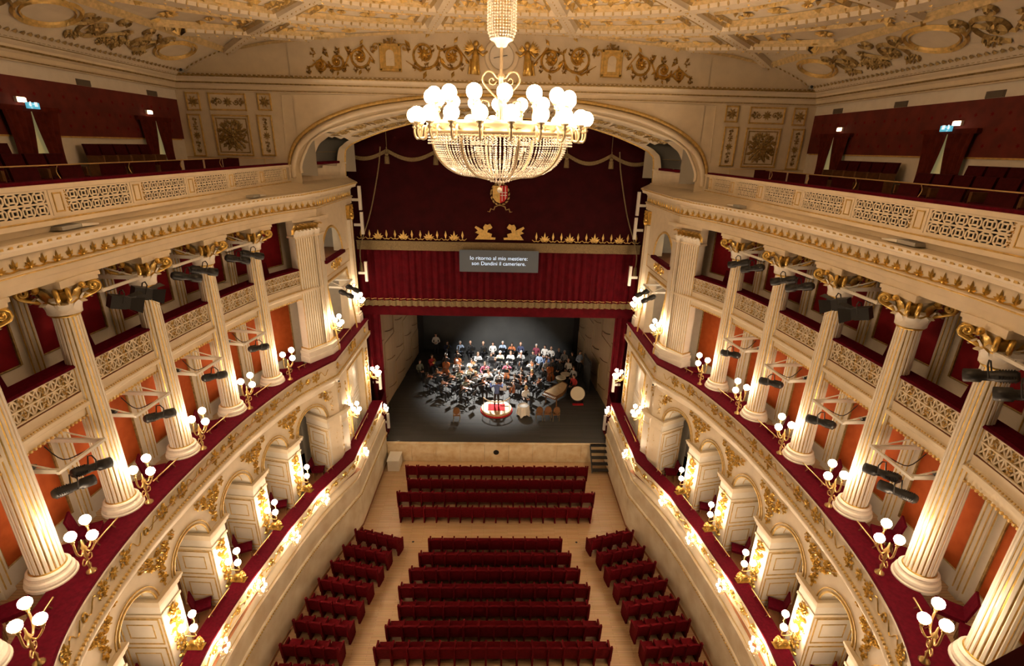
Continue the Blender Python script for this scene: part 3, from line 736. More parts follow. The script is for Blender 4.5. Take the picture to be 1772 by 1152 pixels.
# ================================================================== UPPER PROSCENIUM WALL WITH THE GREAT ARCH
YF, YB = 20.2, 24.3
A_OUT = catmull([(7.98,15.6),(7.96,15.95),(7.82,16.4),(7.45,16.9),(6.55,17.48),(5.22,17.95),(3.52,18.26),(1.7,18.42),(0,18.47)],4)
A_IN  = catmull([(7.57,15.6),(7.55,15.95),(7.18,16.62),(6.85,16.9),(6.35,17.16),(4.85,17.63),(2.85,18.0),(1.4,18.12),(0,18.16)],4)
A_BK  = catmull([(7.12,15.3),(7.1,15.7),(7.03,16.36),(6.88,16.55),(6.62,16.74),(5.86,17.05),(4.8,17.40),(3.0,17.8),(0,17.98)],4)
def full(A): return [(x,z) for x,z in A]+[(-x,z) for x,z in reversed(A[:-1])]
CEIL = [(11.9,18.75),(11.43,18.83),(10.9,19.18),(10.37,19.42),(9.8,19.64),(9.38,19.75),(8.2,19.97),(6.95,20.1),(5.4,20.26),(2.7,20.45),(0,20.53)]
def zc(x):
    x = abs(x)
    for (a,za),(b,zb) in zip(CEIL,CEIL[1:]):
        if b <= x <= a: return za+(zb-za)*(a-x)/(a-b)
    return CEIL[0][1]
uw = thing('wall_upper_proscenium','cream upper wall over the stage with the great proscenium arch','wall'); uw['kind'] = 'structure'
m_ = MB(); AI = full(A_IN)
for (x0,z0),(x1,z1) in zip(AI,AI[1:]): m_.quad((x0,YF,z0),(x1,YF,z1),(x1,YF,zc(x1)+.1),(x0,YF,zc(x0)+.1))
for s in (-1,1):
    xs = [7.57,8.5,9.5,10.4,11.0,11.9]
    for a,b in zip(xs,xs[1:]): m_.quad((s*a,YF,15.0),(s*b,YF,15.0),(s*b,YF,zc(b)+.1),(s*a,YF,zc(a)+.1))
m_.build('plaster','cream',uw)
m_ = MB(); AB = full(A_BK); NY = 9
ys = [YF+(YB-YF)*j/NY for j in range(NY+1)]
for i in range(len(AI)-1):
    for j in range(NY):
        t0,t1 = j/NY,(j+1)/NY
        def q(i,t): return (AI[i][0]*(1-t)+AB[i][0]*t, YF+(YB-YF)*t, AI[i][1]*(1-t)+AB[i][1]*t)
        c = q(i,(t0+t1)/2)
        if abs(c[0]) > 6.4 and 15.85 < c[2] < 16.95 and 21.2 < c[1] < 23.4: continue
        m_.quad(q(i,t0),q(i+1,t0),q(i+1,t1),q(i,t1))
m_.build('arch_soffit','cream',uw,True)
m_ = MB(); m_.tube([(x,YF-.03,z) for x,z in full(A_OUT)],.07,6); m_.build('archivolt_moulding','gilt',uw,True)
m_ = MB(); m_.tube([(x,YF-.05,z-.12) for x,z in full([(a*.985,b-.05) for a,b in A_OUT])],.10,6); m_.tube([(x,YF-.01,z) for x,z in AI],.05,5); m_.build('archivolt_band','cream',uw,True)
m_ = MB(); m_.tube([(x,YB-.02,z) for x,z in AB],.06,5); m_.build('inner_arch_moulding','gilt',uw,True)
# relief on the soffit of the arch, coffered with foliage
o = Orn(); om = MB()
for k in range(3,len(AI)-4,2):
    for t in (.30,.7):
        i = k; x = AI[i][0]*(1-t)+AB[i][0]*t; z = AI[i][1]*(1-t)+AB[i][1]*t; x2 = AI[i+1][0]*(1-t)+AB[i+1][0]*t; z2 = AI[i+1][1]*(1-t)+AB[i+1][1]*t
        if abs(x) > 6.3: continue
        oo = Orn(); oo.bouquet(0,0,.5,.9,12,k,.05); oo.frame(-.32,-.7,.32,.7,.02,.03)
        oo.to(om, plane_map((x,YF+(YB-YF)*t,z-.02),(x2-x,0,z2-z),(0,1,0)))
om.build('soffit_relief','old_gold',uw,label='gilded soffit coffers')
for s in (-1,1):
    # little box behind the arch leg
    b = MB().quad((8.4,20.3,15),(8.4,24.2,15),(8.4,24.2,18),(8.4,20.3,18)).quad((7.0,20.35,15.5),(8.4,20.35,15.5),(8.4,20.35,17.2),(7.0,20.35,17.2)).quad((6.6,24.25,15.5),(8.4,24.25,15.5),(8.4,24.25,17.2),(6.6,24.25,17.2)).quad((6.4,20.3,17.05),(8.4,20.3,17.05),(8.4,24.3,17.05),(6.4,24.3,17.05))
    sided(b,s).build('box_interior','grey_metal',uw)
    sided(MB().box((7.32,22.35,15.93),(.3,2.1,.1),.12),s).build('velvet_sill','velvet',uw,label='dark red velvet sill')
    b = MB().tube([(7.25,21.3,16.35),(7.15,23.3,16.35)],.012,5); sided(b,s).build('sill_rail','brass',uw)
    # plain parapet wall from the arch foot to the stage
    b = MB().hexa([(7.95,20.0,15.1),(8.1,20.0,15.1),(7.25,24.3,15.1),(7.08,24.3,15.1),(7.93,20.0,15.86),(8.1,20.0,15.86),(7.25,24.3,15.86),(7.06,24.3,15.86)])
    b.hexa([(7.88,20.0,15.84),(8.1,20.0,15.84),(7.25,24.35,15.84),(7.0,24.35,15.84),(7.88,20.0,15.9),(8.1,20.0,15.9),(7.25,24.35,15.9),(7.0,24.35,15.9)])
    b.hexa([(7.86,20.0,15.06),(8.1,20.0,15.06),(7.25,24.35,15.06),(6.98,24.35,15.06),(7.9,20.0,15.28),(8.1,20.0,15.28),(7.25,24.35,15.28),(7.03,24.35,15.28)])
    sided(b,s).build('gallery_parapet','cream',uw)
# wall panels with gilded reliefs either side of the arch
for s in (-1,1):
    specs = [(11.36,17.72,10.92,18.28,'s'),(10.55,17.75,9.27,18.28,'h'),(8.8,17.78,8.36,18.3,'s'),(11.42,16.15,11.0,17.56,'v'),(10.53,16.2,9.25,17.56,'q'),(8.9,16.22,8.42,17.58,'v')]
    for k,(x0,z0,x1,z1,kd) in enumerate(specs):
        if x0 < x1: x0,x1 = x1,x0
        o = Orn(); cx,cz = (x0+x1)/2,(z0+z1)/2; W,H = x0-x1,z1-z0
        p = MB().box((s*cx,YF-.02,cz),(W,.05,H)); pp = p.build('wall_panel','cream',uw)
        o.frame(x1,z0,x0,z1,.03,.04)
        fn = plane_map((0,YF-.045,0),(1,0,0),(0,0,1)) if s > 0 else (lambda u,v,h: (-u,YF-.045-h,v))
        if s > 0: fn = lambda u,v,h: (u,YF-.045-h,v)
        o.to(MB(),fn).build('panel_frame','gilt',pp)
        o = Orn()
        if kd == 's': 
            for a in range(8): o.leaf(cx,cz,pi/4*a+.39,min(W,H)*.5,.05,.05)
            o.rosette(cx,cz,.13,.06)
        elif kd == 'h': 
            o.rosette(cx,cz,.18,.06,9)
            for d in (-1,1): o.spiral(cx+d*.3,cz,.11,1.3,0,d,.02,.03); o.bouquet(cx+d*.44,cz,.26,.22,8,4,.04); o.rosette(cx+d*.53,cz,.09,.04)
            o.ribbon([(cx-W*.42,cz),(cx+W*.42,cz)],.012,.02)
        elif kd == 'v':
            o.rosette(cx,cz,.15,.05,9); o.bouquet(cx,cz+.4,.22,.4,9,5,.04); o.bouquet(cx,cz-.4,.22,.4,9,6,.04); o.ribbon([(cx,z0+.1),(cx,z1-.1)],.012,.02)
        else:
            o.frame(x1+.1,z0+.1,x0-.1,z1-.1,.02,.03)
            for a in range(4):
                an = pi/4+pi/2*a
                for r in (.18,.36,.5): 
                    for d in (-.5,0,.5): o.leaf(cx+r*.75*cos(an+d*.6),cz+r*.75*sin(an+d*.6),an+d,.22,.06,.07)
                o.spiral(cx+.3*cos(an+.78),cz+.3*sin(an+.78),.13,1.2,an,1,.025,.05)
            rq = random.Random(5)
            for a in range(90):
                an = rq.uniform(0,2*pi); rr_ = rq.uniform(.15,.50)*(1+.28*abs(sin(2*an)))
                o.leaf(cx+rr_*.78*cos(an),cz+rr_*.78*sin(an),an+rq.uniform(-.6,.6),.16,.05,.06)
            o.rosette(cx,cz,.24,.09,10); o.rosette(cx,cz,.12,.12,7)
        o.to(MB(),fn).build('gilded_relief','old_gold',pp,label='gilded relief')
    o = Orn(); o.ribbon([(7.96,18.32),(4.6,18.36)],.02,.03); o.ribbon([(7.96,18.3),(7.99,17.3)],.02,.03); o.ribbon([(7.99,17.2),(8.05,16.3)],.02,.03)
    o.to(MB(),(lambda u,v,h: (s*u,YF-.005-h,v))).build('panel_frame','cream',uw)
# cornice across the top of this wall and along the gallery walls
XG = 11.75
cpath = [(XG-.05,-3,1,0)]+[(XG-.05,Y,1,0) for Y in (4,10,14,17)]+[(XG-.05,YF,1,1)]+[(8,YF,0,1),(4,YF,0,1),(0,YF,0,1)]
CP = [(.0,18.36),(-.05,18.38),(-.05,18.44),(-.02,18.46),(-.02,18.56),(-.10,18.60),(-.14,18.66),(-.14,18.72),(-.22,18.78),(-.26,18.84),(-.26,18.90),(0,18.93)]
for s in (-1,1):
    c = struct(sided(MB().sweep(cpath,CP),s).build('trim_cornice_'+SIDE[s],'cream'),'moulded cream cornice around the %s half of the gallery walls' % SIDE[s],'cornice')
    g = MB().sweep(cpath,[(-.25,18.81),(-.275,18.84),(-.26,18.87)]).sweep(cpath,[(-.12,18.61),(-.15,18.64),(-.13,18.67)]).sweep(cpath,[(-.05,18.40),(-.065,18.415),(-.05,18.43)])
    n = 70
    for i in range(n):
        g.box((8.0*i/n*1.45 if i < 0 else 11.4*(i+.5)/n,YF-.29,18.875),(.08,.05,.05))
    for i in range(80): g.box((XG-.34,20-.15*i,18.875),(.05,.08,.05))
    sided(g,s).build('gilt_bead','old_gold',c)['kind'] = 'stuff'
# lunette relief: running scroll, crests, winged figures, clock
lr = thing('lunette_relief','gilded scroll relief with crests and figures over the proscenium arch','relief')
YR = YF-.02
fnl = lambda sg: (lambda u,v,h: (sg*u,YR-h,v))
for sg in (-1,1):
    o = Orn()
    for cx,cz,r,d in ((2.75,19.72,.52,1),(1.75,19.66,.44,-1),(5.05,19.58,.38,1),(5.85,19.42,.30,-1),(6.45,19.3,.20,1)):
        o.spiral(cx,cz,r,1.6,pi if d > 0 else 0,d,.045,.06,26); o.rosette(cx,cz,r*.5,.08,9)
        for a in (.4,1.7,3.3,4.6): o.leaf(cx+r*cos(a),cz+r*sin(a),a+.5,r*.6,r*.14,.05)
    o.ribbon([(1.2,19.55),(1.6,20.0),(2.2,19.85),(2.3,19.4),(2.9,19.2),(3.4,19.5)],.04,.05)
    o.ribbon([(4.5,19.45),(4.9,19.95),(5.4,19.65),(5.6,19.25),(6.1,19.2),(6.4,19.5),(6.75,19.25),(6.95,19.18)],.035,.05)
    for k in range(28):
        u = 1.2+k*.21
        if 3.4 < u < 4.5: continue
        o.bouquet(u,19.62-.07*max(0,u-3.5)+.28*(-1)**k,.24,.22,7,k,.05)
    o.to(MB(),fnl(sg)).build('scroll','gold',lr)
    c = Orn(); c.frame(3.62,19.2,4.28,19.98,.06,.08); c.bouquet(3.95,20.06,.75,.26,16,8,.08); c.spiral(3.45,19.9,.14,1.2,0,1,.03,.06); c.spiral(4.45,19.9,.14,1.2,pi,-1,.03,.06)
    cr = MB().box((sg*3.95,YR-.02,19.58),(.66,.06,.78)); c.to(cr,fnl(sg)); 
    cb = cr.build('crest_plaque','gilt',lr,label='gilded crest plaque'); 
    a = MB().box((sg*3.95,YR-.06,19.5),(.3,.03,.36)).lathe([(.15,.0),(.15,.03),(0,.03)],(sg*3.95,YR-.06,19.68),14,axis=(0,-1,0)); a.build('arch_emblem','cream',cb)
    # winged draped figure
    f = MB()
    f.tube([(sg*.98,YR-.06,19.12),(sg*.95,YR-.09,19.4),(sg*.92,YR-.10,19.7),(sg*.92,YR-.1,19.9)],[.2,.17,.12,.09],8)
    f.ball((sg*.90,YR-.12,20.08),.10,10,8); f.tube([(sg*.92,YR-.1,19.9),(sg*.91,YR-.11,20.0)],.045,6)
    f.tube([(sg*.86,YR-.12,19.86),(sg*.66,YR-.12,19.72),(sg*.50,YR-.1,19.86)],[.055,.045,.03],6); f.tube([(sg*1.0,YR-.12,19.86),(sg*1.18,YR-.1,19.7),(sg*1.3,YR-.1,19.82)],[.055,.045,.03],6)
    for k in range(5): f.tube([(sg*(.86+.06*k),YR-.12,19.6),(sg*(.80+.09*k),YR-.14,19.12)],[.03,.05],5)
    wg = Orn()
    for k in range(6): wg.leaf(.98,19.86,.1+.22*k,.42,.05,.05)
    for k in range(4): wg.leaf(.86,19.86,pi-.3-.22*k,.30,.045,.05)
    wg.to(f,fnl(sg)); f.build('winged_figure','gold',lr,True,label='gilded winged draped figure')
ck = thing('wall_clock','round wall clock in a moulded ring above the arch','clock')
MB().lathe([(.62,.0),(.62,.06),(.56,.10),(.5,.06),(.46,.08),(.44,0)],(0,YR,19.72),36,axis=(0,-1,0)).build('surround','cream',ck,True)
MB().lathe([(0,.03),(.42,.03),(.43,0)],(0,YR,19.72),32,axis=(0,-1,0)).build('dial','white_plaster',ck)
MB().beam((0,YR-.05,19.72),(-.28,YR-.05,19.66),.03,.015).build('minute_hand','black',ck); MB().beam((0,YR-.05,19.72),(.2,YR-.05,19.76),.04,.015).build('hour_hand','black',ck)

# ================================================================== CEILING
ce = thing('ceiling','cream vaulted ceiling with gilded radiating coffers','ceiling'); ce['kind'] = 'structure'
m_ = MB(); xs = [x for x,_ in CEIL]+[-x for x,_ in reversed(CEIL[:-1])]; yy = [-4+2.42*i for i in range(11)]
for a,b in zip(xs,xs[1:]):
    for c,d in zip(yy,yy[1:]): m_.quad((a,c,zc(a)),(b,c,zc(b)),(b,d,zc(b)),(a,d,zc(a)))
m_.build('vault','cream',ce,True)
CY = 10.5
def cmap(x,y,h): return (x,y,zc(x)-.01-h)
inside = lambda x,y: abs(x) < 9.62 and y < YF-.12
ribs = MB(); gb = MB()
RINGS = [2.4,4.6,6.9,9.1,11.4]
def band(p0,p1,w,h,n):
    """raised band on the vault between plan points, clipped to the panel"""
    dx,dy = p1[0]-p0[0],p1[1]-p0[1]; q = hypot(dx,dy); nx,ny = -dy/q*w,dx/q*w
    for i in range(n):
        a,b = i/n,(i+1)/n; A = (p0[0]+dx*a,p0[1]+dy*a); B = (p0[0]+dx*b,p0[1]+dy*b)
        if not (inside(*A) and inside(*B)): continue
        v = [cmap(A[0]-nx,A[1]-ny,0),cmap(A[0]-nx*.7,A[1]-ny*.7,h),cmap(A[0]+nx*.7,A[1]+ny*.7,h),cmap(A[0]+nx,A[1]+ny,0),cmap(B[0]-nx,B[1]-ny,0),cmap(B[0]-nx*.7,B[1]-ny*.7,h),cmap(B[0]+nx*.7,B[1]+ny*.7,h),cmap(B[0]+nx,B[1]+ny,0)]
        ribs.add(v,[(0,1,5,4),(1,2,6,5),(2,3,7,6)])
angs = [radians(15+30*k) for k in range(-4,4)]
for a in angs:
    band((2.4*sin(a),CY+2.4*cos(a)),(13.5*sin(a),CY+13.5*cos(a)),.24,.13,30)
for r in RINGS:
    n = 72
    for i in range(n):
        a,b = 2*pi*i/n,2*pi*(i+1)/n
        if cos(a) < -.35: continue
        band((r*sin(a),CY+r*cos(a)),(r*sin(b),CY+r*cos(b)),.26,.14,1)
ribs.build('coffer_ribs','cream',ce)
orn = Orn(); orn2 = Orn()
for r in RINGS:
    n = int(2*pi*r/.28)
    for i in range(n):
        a = 2*pi*i/n
        if cos(a) < -.2: continue
        for d in (-.21,.21):
            x,y = (r+d)*sin(a),CY+(r+d)*cos(a)
            if inside(x,y): orn.dome(x,y,.045,.17,5)
        x,y = r*sin(a),CY+r*cos(a)
        if inside(x,y) and i % 2 == 0: orn2.leaf(x,y,pi/2-a+pi/2,.3,.06,.18)
for a in angs:
    for i in range(40):
        r = 2.6+.28*i; x,y = r*sin(a),CY+r*cos(a)
        if inside(x,y) and cos(a) > -.2: orn2.leaf(x,y,pi/2-a,.25,.06,.17)
# coffer contents: inner frames, foliage and rosettes
for k in range(len(RINGS)-1):
    r0,r1 = RINGS[k]+.34,RINGS[k+1]-.34
    for a0 in [radians(-135+30*q) for q in range(10)]:
        a1 = a0+radians(30)
        am,rm = (a0+a1)/2,(r0+r1)/2
        if cos(am) < -.3: continue
        for f_ in (0,.28):
            pts = []; e0,e1 = r0+f_,r1-f_; da = (.30+f_)/rm
            for i in range(7): pts.append((e0,a0+da+(a1-a0-2*da)*i/6))
            for i in range(7): pts.append((e1,a1-da-(a1-a0-2*da)*i/6))
            pts.append(pts[0]); P = [(r*sin(a),CY+r*cos(a)) for r,a in pts]
            run = []
            for p in P+[None]:
                if p is not None and inside(*p): run.append(p)
                else:
                    if len(run) > 1: orn.ribbon(run,.05 if f_ == 0 else .035,.09)
                    run = []
        for rr,aa in ((rm,am),(r0+.15,am),(r1-.15,am),(rm,a0+.34/rm+.12),(rm,a1-.34/rm-.12)):
            x,y = rr*sin(aa),CY+rr*cos(aa)
            if inside(x,y) and abs(x) < 9.2 and y < 19.7: orn2.rosette(x,y,.28 if (rr,aa)==(rm,am) else .15,.1,9)
        rnd = random.Random(k*31+int(am*100))
        for i in range(44):
            rr = r0+.10+(r1-r0-.2)*rnd.random(); aa = a0+.30/rm+(a1-a0-.6/rm)*rnd.random()
            if abs(rr-rm) < (r1-r0)*.26 and abs(aa-am) < (a1-a0)*.22: continue
            x,y = rr*sin(aa),CY+rr*cos(aa)
            if inside(x,y) and abs(x) < 9.3 and y < 19.8: orn2.leaf(x,y,rnd.uniform(0,6.28),.3,.07,.1)
# border of the coffered field
for s in (-1,1):
    pth = [(s*9.66,y) for y in [8+.5*i for i in range(25)]]
    orn.ribbon(pth,.07,.10); orn.ribbon([(x-s*.14,y) for x,y in pth],.03,.06)
orn.ribbon([(-9.66+.4*i,YF-.14) for i in range(49)],.06,.08)
orn.to(MB(),cmap).build('coffer_gilding','pale_gilt',ce,label='gilded coffer mouldings')
orn2.to(MB(),cmap).build('coffer_foliage','gilt',ce,label='gilded coffer foliage')
# plain side strips with ovals and scroll reliefs
for s in (-1,1):
    ov = Orn(); sc_ = Orn(); ed = Orn()
    for yc in (18.4,13.6,8.8): ov.ring(s*10.42,yc,.50,.80,.05,.06,36); ov.ring(s*10.42,yc,.40,.66,.025,.05,32)
    for yc in (16.0,11.2):
        for d in (-1,1):
            sc_.spiral(s*10.5,yc+d*.9,.5,1.5,0,d,.06,.07,24); sc_.rosette(s*10.5,yc+d*.9,.28,.1,8); sc_.spiral(s*10.15,yc+d*1.5,.24,1.3,1,-d,.05,.06); sc_.bouquet(s*10.9,yc+d*1.25,.3,.4,8,3,.08)
            sc_.spiral(s*9.98,yc+d*.55,.22,1.3,2,d,.04,.06); sc_.rosette(s*10.85,yc+d*.3,.16,.08)
        sc_.bouquet(s*10.75,yc,.55,.8,16,12,.1); sc_.rosette(s*10.3,yc,.2,.1,8); sc_.ribbon([(s*10.6,yc-1.7),(s*10.3,yc-1.2),(s*10.75,yc-.6),(s*10.3,yc),(s*10.75,yc+.6),(s*10.3,yc+1.2),(s*10.6,yc+1.7)],.05,.06)
    for i in range(60): ed.leaf(s*11.2,19.95-.2*i,-pi/2,.17,.05,.06)
    for i in range(9): ed.leaf(s*(9.75+.17*i),YF-.25,0 if s>0 else pi,.14,.04,.05)
    ov.to(MB(),cmap).build('oval_moulding','gilt',ce); sc_.to(MB(),cmap).build('scroll_relief','old_gold',ce,label='dull gold scroll relief'); ed.to(MB(),cmap).build('leaf_border','old_gold',ce)

# ================================================================== HOUSE CURTAIN, STAGE
def drape(mb, x0,x1,y,z0,z1,amp,waves,seed=0,n=None,mi=0):
    n = n or int(waves*8); r = random.Random(seed); ph = r.random()*6; top = []; bot = []
    for i in range(n+1):
        t = i/n; x = x0+(x1-x0)*t; d = amp*(sin(2*pi*waves*t+ph)+.4*sin(2*pi*waves*2.3*t+1))
        top.append((x,y+d*.6,z1)); bot.append((x,y+d,z0))
    mb.add(top+bot,[(i,i+1,n+2+i,n+1+i) for i in range(n)],mi); return mb
hc = thing('house_curtain','raised dark red embroidered house curtain with a gold fringe','curtain')
drape(MB(),-7.3,7.3,25.3,12.15,18.3,.02,9,1).build('cloth','curtain_dark',hc,True)
fr = MB(); drape(fr,-7.15,7.15,25.24,11.72,12.14,.015,9,1,400); fr.build('fringe','fringe',hc,True,label='dull gold fringe')
MB().box((0,25.2,12.17),(14.3,.05,.05)).build('braid','fringe',hc)
for d in (-1,1):
    em = Orn()
    for k in range(13):
        u = d*(1.85+.42*k); big = k % 3 == 1
        for a in ((pi/2,),(pi/2,pi/2-.6,pi/2+.6,pi/2-1.1,pi/2+1.1))[big]: em.leaf(u,12.32,a,.42 if a == pi/2 else .3,.06,.02)
        em.ribbon([(u-.21,12.36),(u-.1,12.27),(u,12.30),(u+.1,12.27),(u+.21,12.36)],.025,.015)
    em.to(MB(),lambda u,v,h:(u,25.24-h,v)).build('embroidery','gilt',hc,label='gold embroidered palmettes')
for d in (-1,1):      # facing winged horses, flat embroidery
    gx = d*.72; pts = [(-.5,0),(.5,0),(.52,.1),(.3,.12),(.34,.28),(.1,.36),(.16,.5),(.28,.52),(.36,.6),(.24,.78),(.12,.72),(0,.76),(-.1,.6),(-.06,.45),(-.3,.58),(-.46,.66),(-.52,.58),(-.36,.44),(-.5,.34),(-.3,.26),(-.42,.1)]
    mb = MB().add([(gx-d*x,25.22,12.34+z) for x,z in pts]+[(gx-d*x,25.245,12.34+z) for x,z in pts],[tuple(range(len(pts)))]+[(i,(i+1)%len(pts),len(pts)+(i+1)%len(pts),len(pts)+i) for i in range(len(pts))])
    mb.build('winged_horse','gilt',hc,label='gold embroidered winged horse')
# city shield
MB().add([(-.36,25.2,14.95),(0,25.2,14.95),(0,25.2,14.12),(-.2,25.2,14.2),(-.36,25.2,14.4)],[(0,1,2,3,4)]).build('shield_half','gilt',hc,label='pale half of the shield')
sh_ = MB().add([(0,25.2,14.95),(.36,25.2,14.95),(.36,25.2,14.4),(.2,25.2,14.2),(0,25.2,14.12)],[(0,1,2,3,4)]); shm = sh_.build('shield_half','red_carpet',hc,label='red half of the shield with a pale cross')
MB().box((.10,25.18,14.58),(.03,.02,.7)).box((.26,25.18,14.62),(.03,.02,.6)).box((.18,25.18,14.63),(.3,.02,.03)).box((.18,25.18,14.5),(.3,.02,.03)).build('cross','paper',shm)
o = Orn()
for d in (-1,1): o.ribbon([(d*.05,14.02),(d*.25,13.95),(d*.3,13.8),(d*.45,13.85),(d*.5,13.7),(d*.62,13.72)],.03,.02)
for i in range(16): o.leaf(.42*cos(i*.4+2.9),14.55+.5*sin(i*.4+2.9),i*.4+4.4,.2,.05,.02)
o.to(MB(),lambda u,v,h:(u,25.26-h,v)).build('ribbon','old_gold',hc)
# swagged pelmet behind the arch
pm = thing('swag_pelmet','dark red swagged pelmet with gold fringe under the arch','pelmet')
xs_ = [-7.5,-5.28,-3.02,-1.0,1.0,3.1,5.2,7.5]
for k in range(7):
    a,b = xs_[k],xs_[k+1]; mb = MB(); fr = MB(); N,M = 14,6; vs = []
    for i in range(N+1):
        t = i/N; x = a+(b-a)*t; zb = 16.5-.38*sin(pi*t)
        for j in range(M+1):
            q = j/M; vs.append((x,24.9-.12*sin(q*pi*3)*sin(pi*t)-.02,zb+(18.2-zb)*q))
    mb.add(vs,[(i*(M+1)+j,(i+1)*(M+1)+j,(i+1)*(M+1)+j+1,i*(M+1)+j+1) for i in range(N) for j in range(M)]); w_ = mb.build('swag','curtain_dark',pm,True)
    for i in range(N):
        t0,t1 = i/N,(i+1)/N; f0 = 16.52-.38*sin(pi*t0); f1 = 16.52-.38*sin(pi*t1)
        fr.quad((a+(b-a)*t0,24.84,f0),(a+(b-a)*t1,24.84,f1),(a+(b-a)*t1,24.84,f1-.17),(a+(b-a)*t0,24.84,f0-.17))
    fr.build('fringe','fringe',w_)
    if k: MB().lathe([(.02,.75),(.03,.5),(.09,.45),(.07,.36),(.10,.33),(.12,0),(0,0)],(a,24.78,15.85),10).tube([(a,24.85,16.4),(a,24.85,17.9)],.015,4).build('tassel','fringe',pm)
# drawn-back edge ropes
for d in (-1,1):
    p = [(d*5.55,24.75,16.6),(d*5.75,24.95,15.6),(d*6.3,25.1,13.6),(d*6.95,25.2,11.9),(d*7.0,25.2,11.0)]
    r_ = tag(MB().tube(catmull(p,5),.03,6).lathe([(0,-.5),(.1,-.5),(.08,-.1),(.03,0)],(d*7.0,25.2,11.1),8).build('curtain_rope','fringe'),'hanging gold cord with a tassel at the %s edge of the curtain' % ('left' if d<0 else 'right'),'cord')
lc = thing('lower_curtain','pleated red velvet curtain with a gold fringed hem above the stage','curtain')
drape(MB(),-7.3,7.3,25.5,9.0,12.3,.07,38,3).build('cloth','curtain_red',lc,True)
drape(MB(),-7.2,7.2,25.46,8.72,9.02,.07,38,3,420).build('fringe','fringe',lc,True,label='gold fringe')
drape(MB(),-7.2,7.2,25.44,9.1,9.13,.07,38,3,420).build('braid','gilt',lc,True)
tm = thing('stage_masking','plain red velvet border and side legs framing the stage opening','curtain')
MB().box((0,25.75,8.5),(14.6,.06,.76)).build('border','curtain_red',tm)
for d in (-1,1):
    drape(MB(),d*6.35,d*7.6,25.75,1.2,8.9,.04,4,5).build('leg','curtain_red',tm,True)
# surtitle screen
ss = thing('surtitle_screen','grey surtitle screen with two lines of pale blue text','screen')
MB().box((-.01,25.0,11.29),(3.98,.06,1.1)).build('panel','screen',ss)
for k,tx in enumerate(('Io ritorno al mio mestiere:','son Dandini il cameriere.')):
    cu = bpy.data.curves.new('text_line','FONT'); cu.body = tx; cu.size = .27; cu.align_x = 'CENTER'; cu.extrude = .002; cu.materials.append(MATS['screen_text'])
    o_t = bpy.data.objects.new('text_line',cu); COL.objects.link(o_t); bpy.context.view_layer.update()
    me_t = bpy.data.meshes.new_from_object(o_t.evaluated_get(bpy.context.evaluated_depsgraph_get())); bpy.data.objects.remove(o_t)
    me_t.materials.clear(); me_t.materials.append(MATS['screen_text'])
    link('text_line',me_t,ss,loc=(-.02,24.965,11.36-.27*k)).rotation_euler = (pi/2,0,0)
# stage shell: side walls of tall wooden panels, dark backdrop
for d in (-1,1):
    side = SIDE[d]; sw = thing('acoustic_wall','wall of tall pale wooden acoustic panels on the %s of the stage' % side,'wall'); sw['kind'] = 'structure'
    A = Vector((7.1,26.4)); B = Vector((6.35,37.2)); n = 5
    for i in range(n):
        a = A+(B-A)*(i/n); b = A+(B-A)*((i+1)/n-.006); z = 1.2
        for j in range(4):
            z1 = 1.2+2.05*(j+1)-.02; off = .0 if (i+j)%2 else .03
            p = [Vector((a.x-off,a.y)),Vector((b.x-off,b.y)),Vector((b.x+.1,b.y)),Vector((a.x+.1,a.y))]
            mb = MB().hexa([*[(q.x,q.y,z) for q in p],*[(q.x,q.y,z1-(0.14 if j==3 else 0)) for q in p]]); sided(mb,d).build('panel','shell_wood',sw)
            z = z1+.02
    for i in range(1,n+1):     # curved dark joint mouldings
        a = A+(B-A)*((i-.85)/n); b = A+(B-A)*((i-.1)/n)
        g = MB()
        for j in range(4):
            zz = 2.2+1.9*j
            g.tube([(a.x-.05+(b.x-a.x)*t,a.y+(b.y-a.y)*t,zz-.35*sin(t*pi/2)) for t in (0,.3,.6,1)],.025,4)
        sided(g,d).build('joint_line','chair_wood',sw)
    tag(sided(MB().box((6.15,37.2,5.2),(.5,.08,8.0)),d).build('stage_leg_curtain','dark_void'),'black masking leg at the back of the stage on the %s' % side,'curtain')
struct(MB().box((0,37.9,5.5),(15,.1,8.8)).build('wall_backdrop','backdrop'),'plain dark grey backdrop at the rear of the stage','wall')
struct(MB().box((0,31.8,9.95),(17,12.4,.1)).build('ceiling_stage','dark_void'),'black void above the stage','ceiling')
vd = MB()
for d in (-1,1): vd.quad((d*8.7,25.8,0),(d*8.7,41,0),(d*8.7,41,20),(d*8.7,25.8,20)); vd.quad((d*7.05,24.32,3),(d*9.3,24.4,3),(d*9.3,24.4,15),(d*7.05,24.32,15)); vd.quad((d*7.5,25.9,1.2),(d*9.3,25.9,1.2),(d*9.3,25.9,19),(d*7.5,25.9,19))
vd.quad((-9,26.2,8),(9,26.2,8),(9,26.2,19.5),(-9,26.2,19.5)); vd.quad((-9,24.5,18.6),(9,24.5,18.6),(9,26.3,18.6),(-9,26.3,18.6))
struct(vd.build('wall_stage_void','dark_void'),'dark wings around the stage opening','wall')
for d in (-1,1):
    struct(sided(MB().quad((6.13,24.25,0),(6.13,25.75,0),(6.4,25.75,3.6),(6.3,24.25,3.6)).quad((6.35,24.3,3.0),(7.3,25.75,3.0),(7.3,25.75,8.4),(6.75,24.3,8.4)),d).build('wall_return_'+SIDE[d],'curtain_red'),'red covered return of the wall at the %s stage edge' % SIDE[d],'wall')
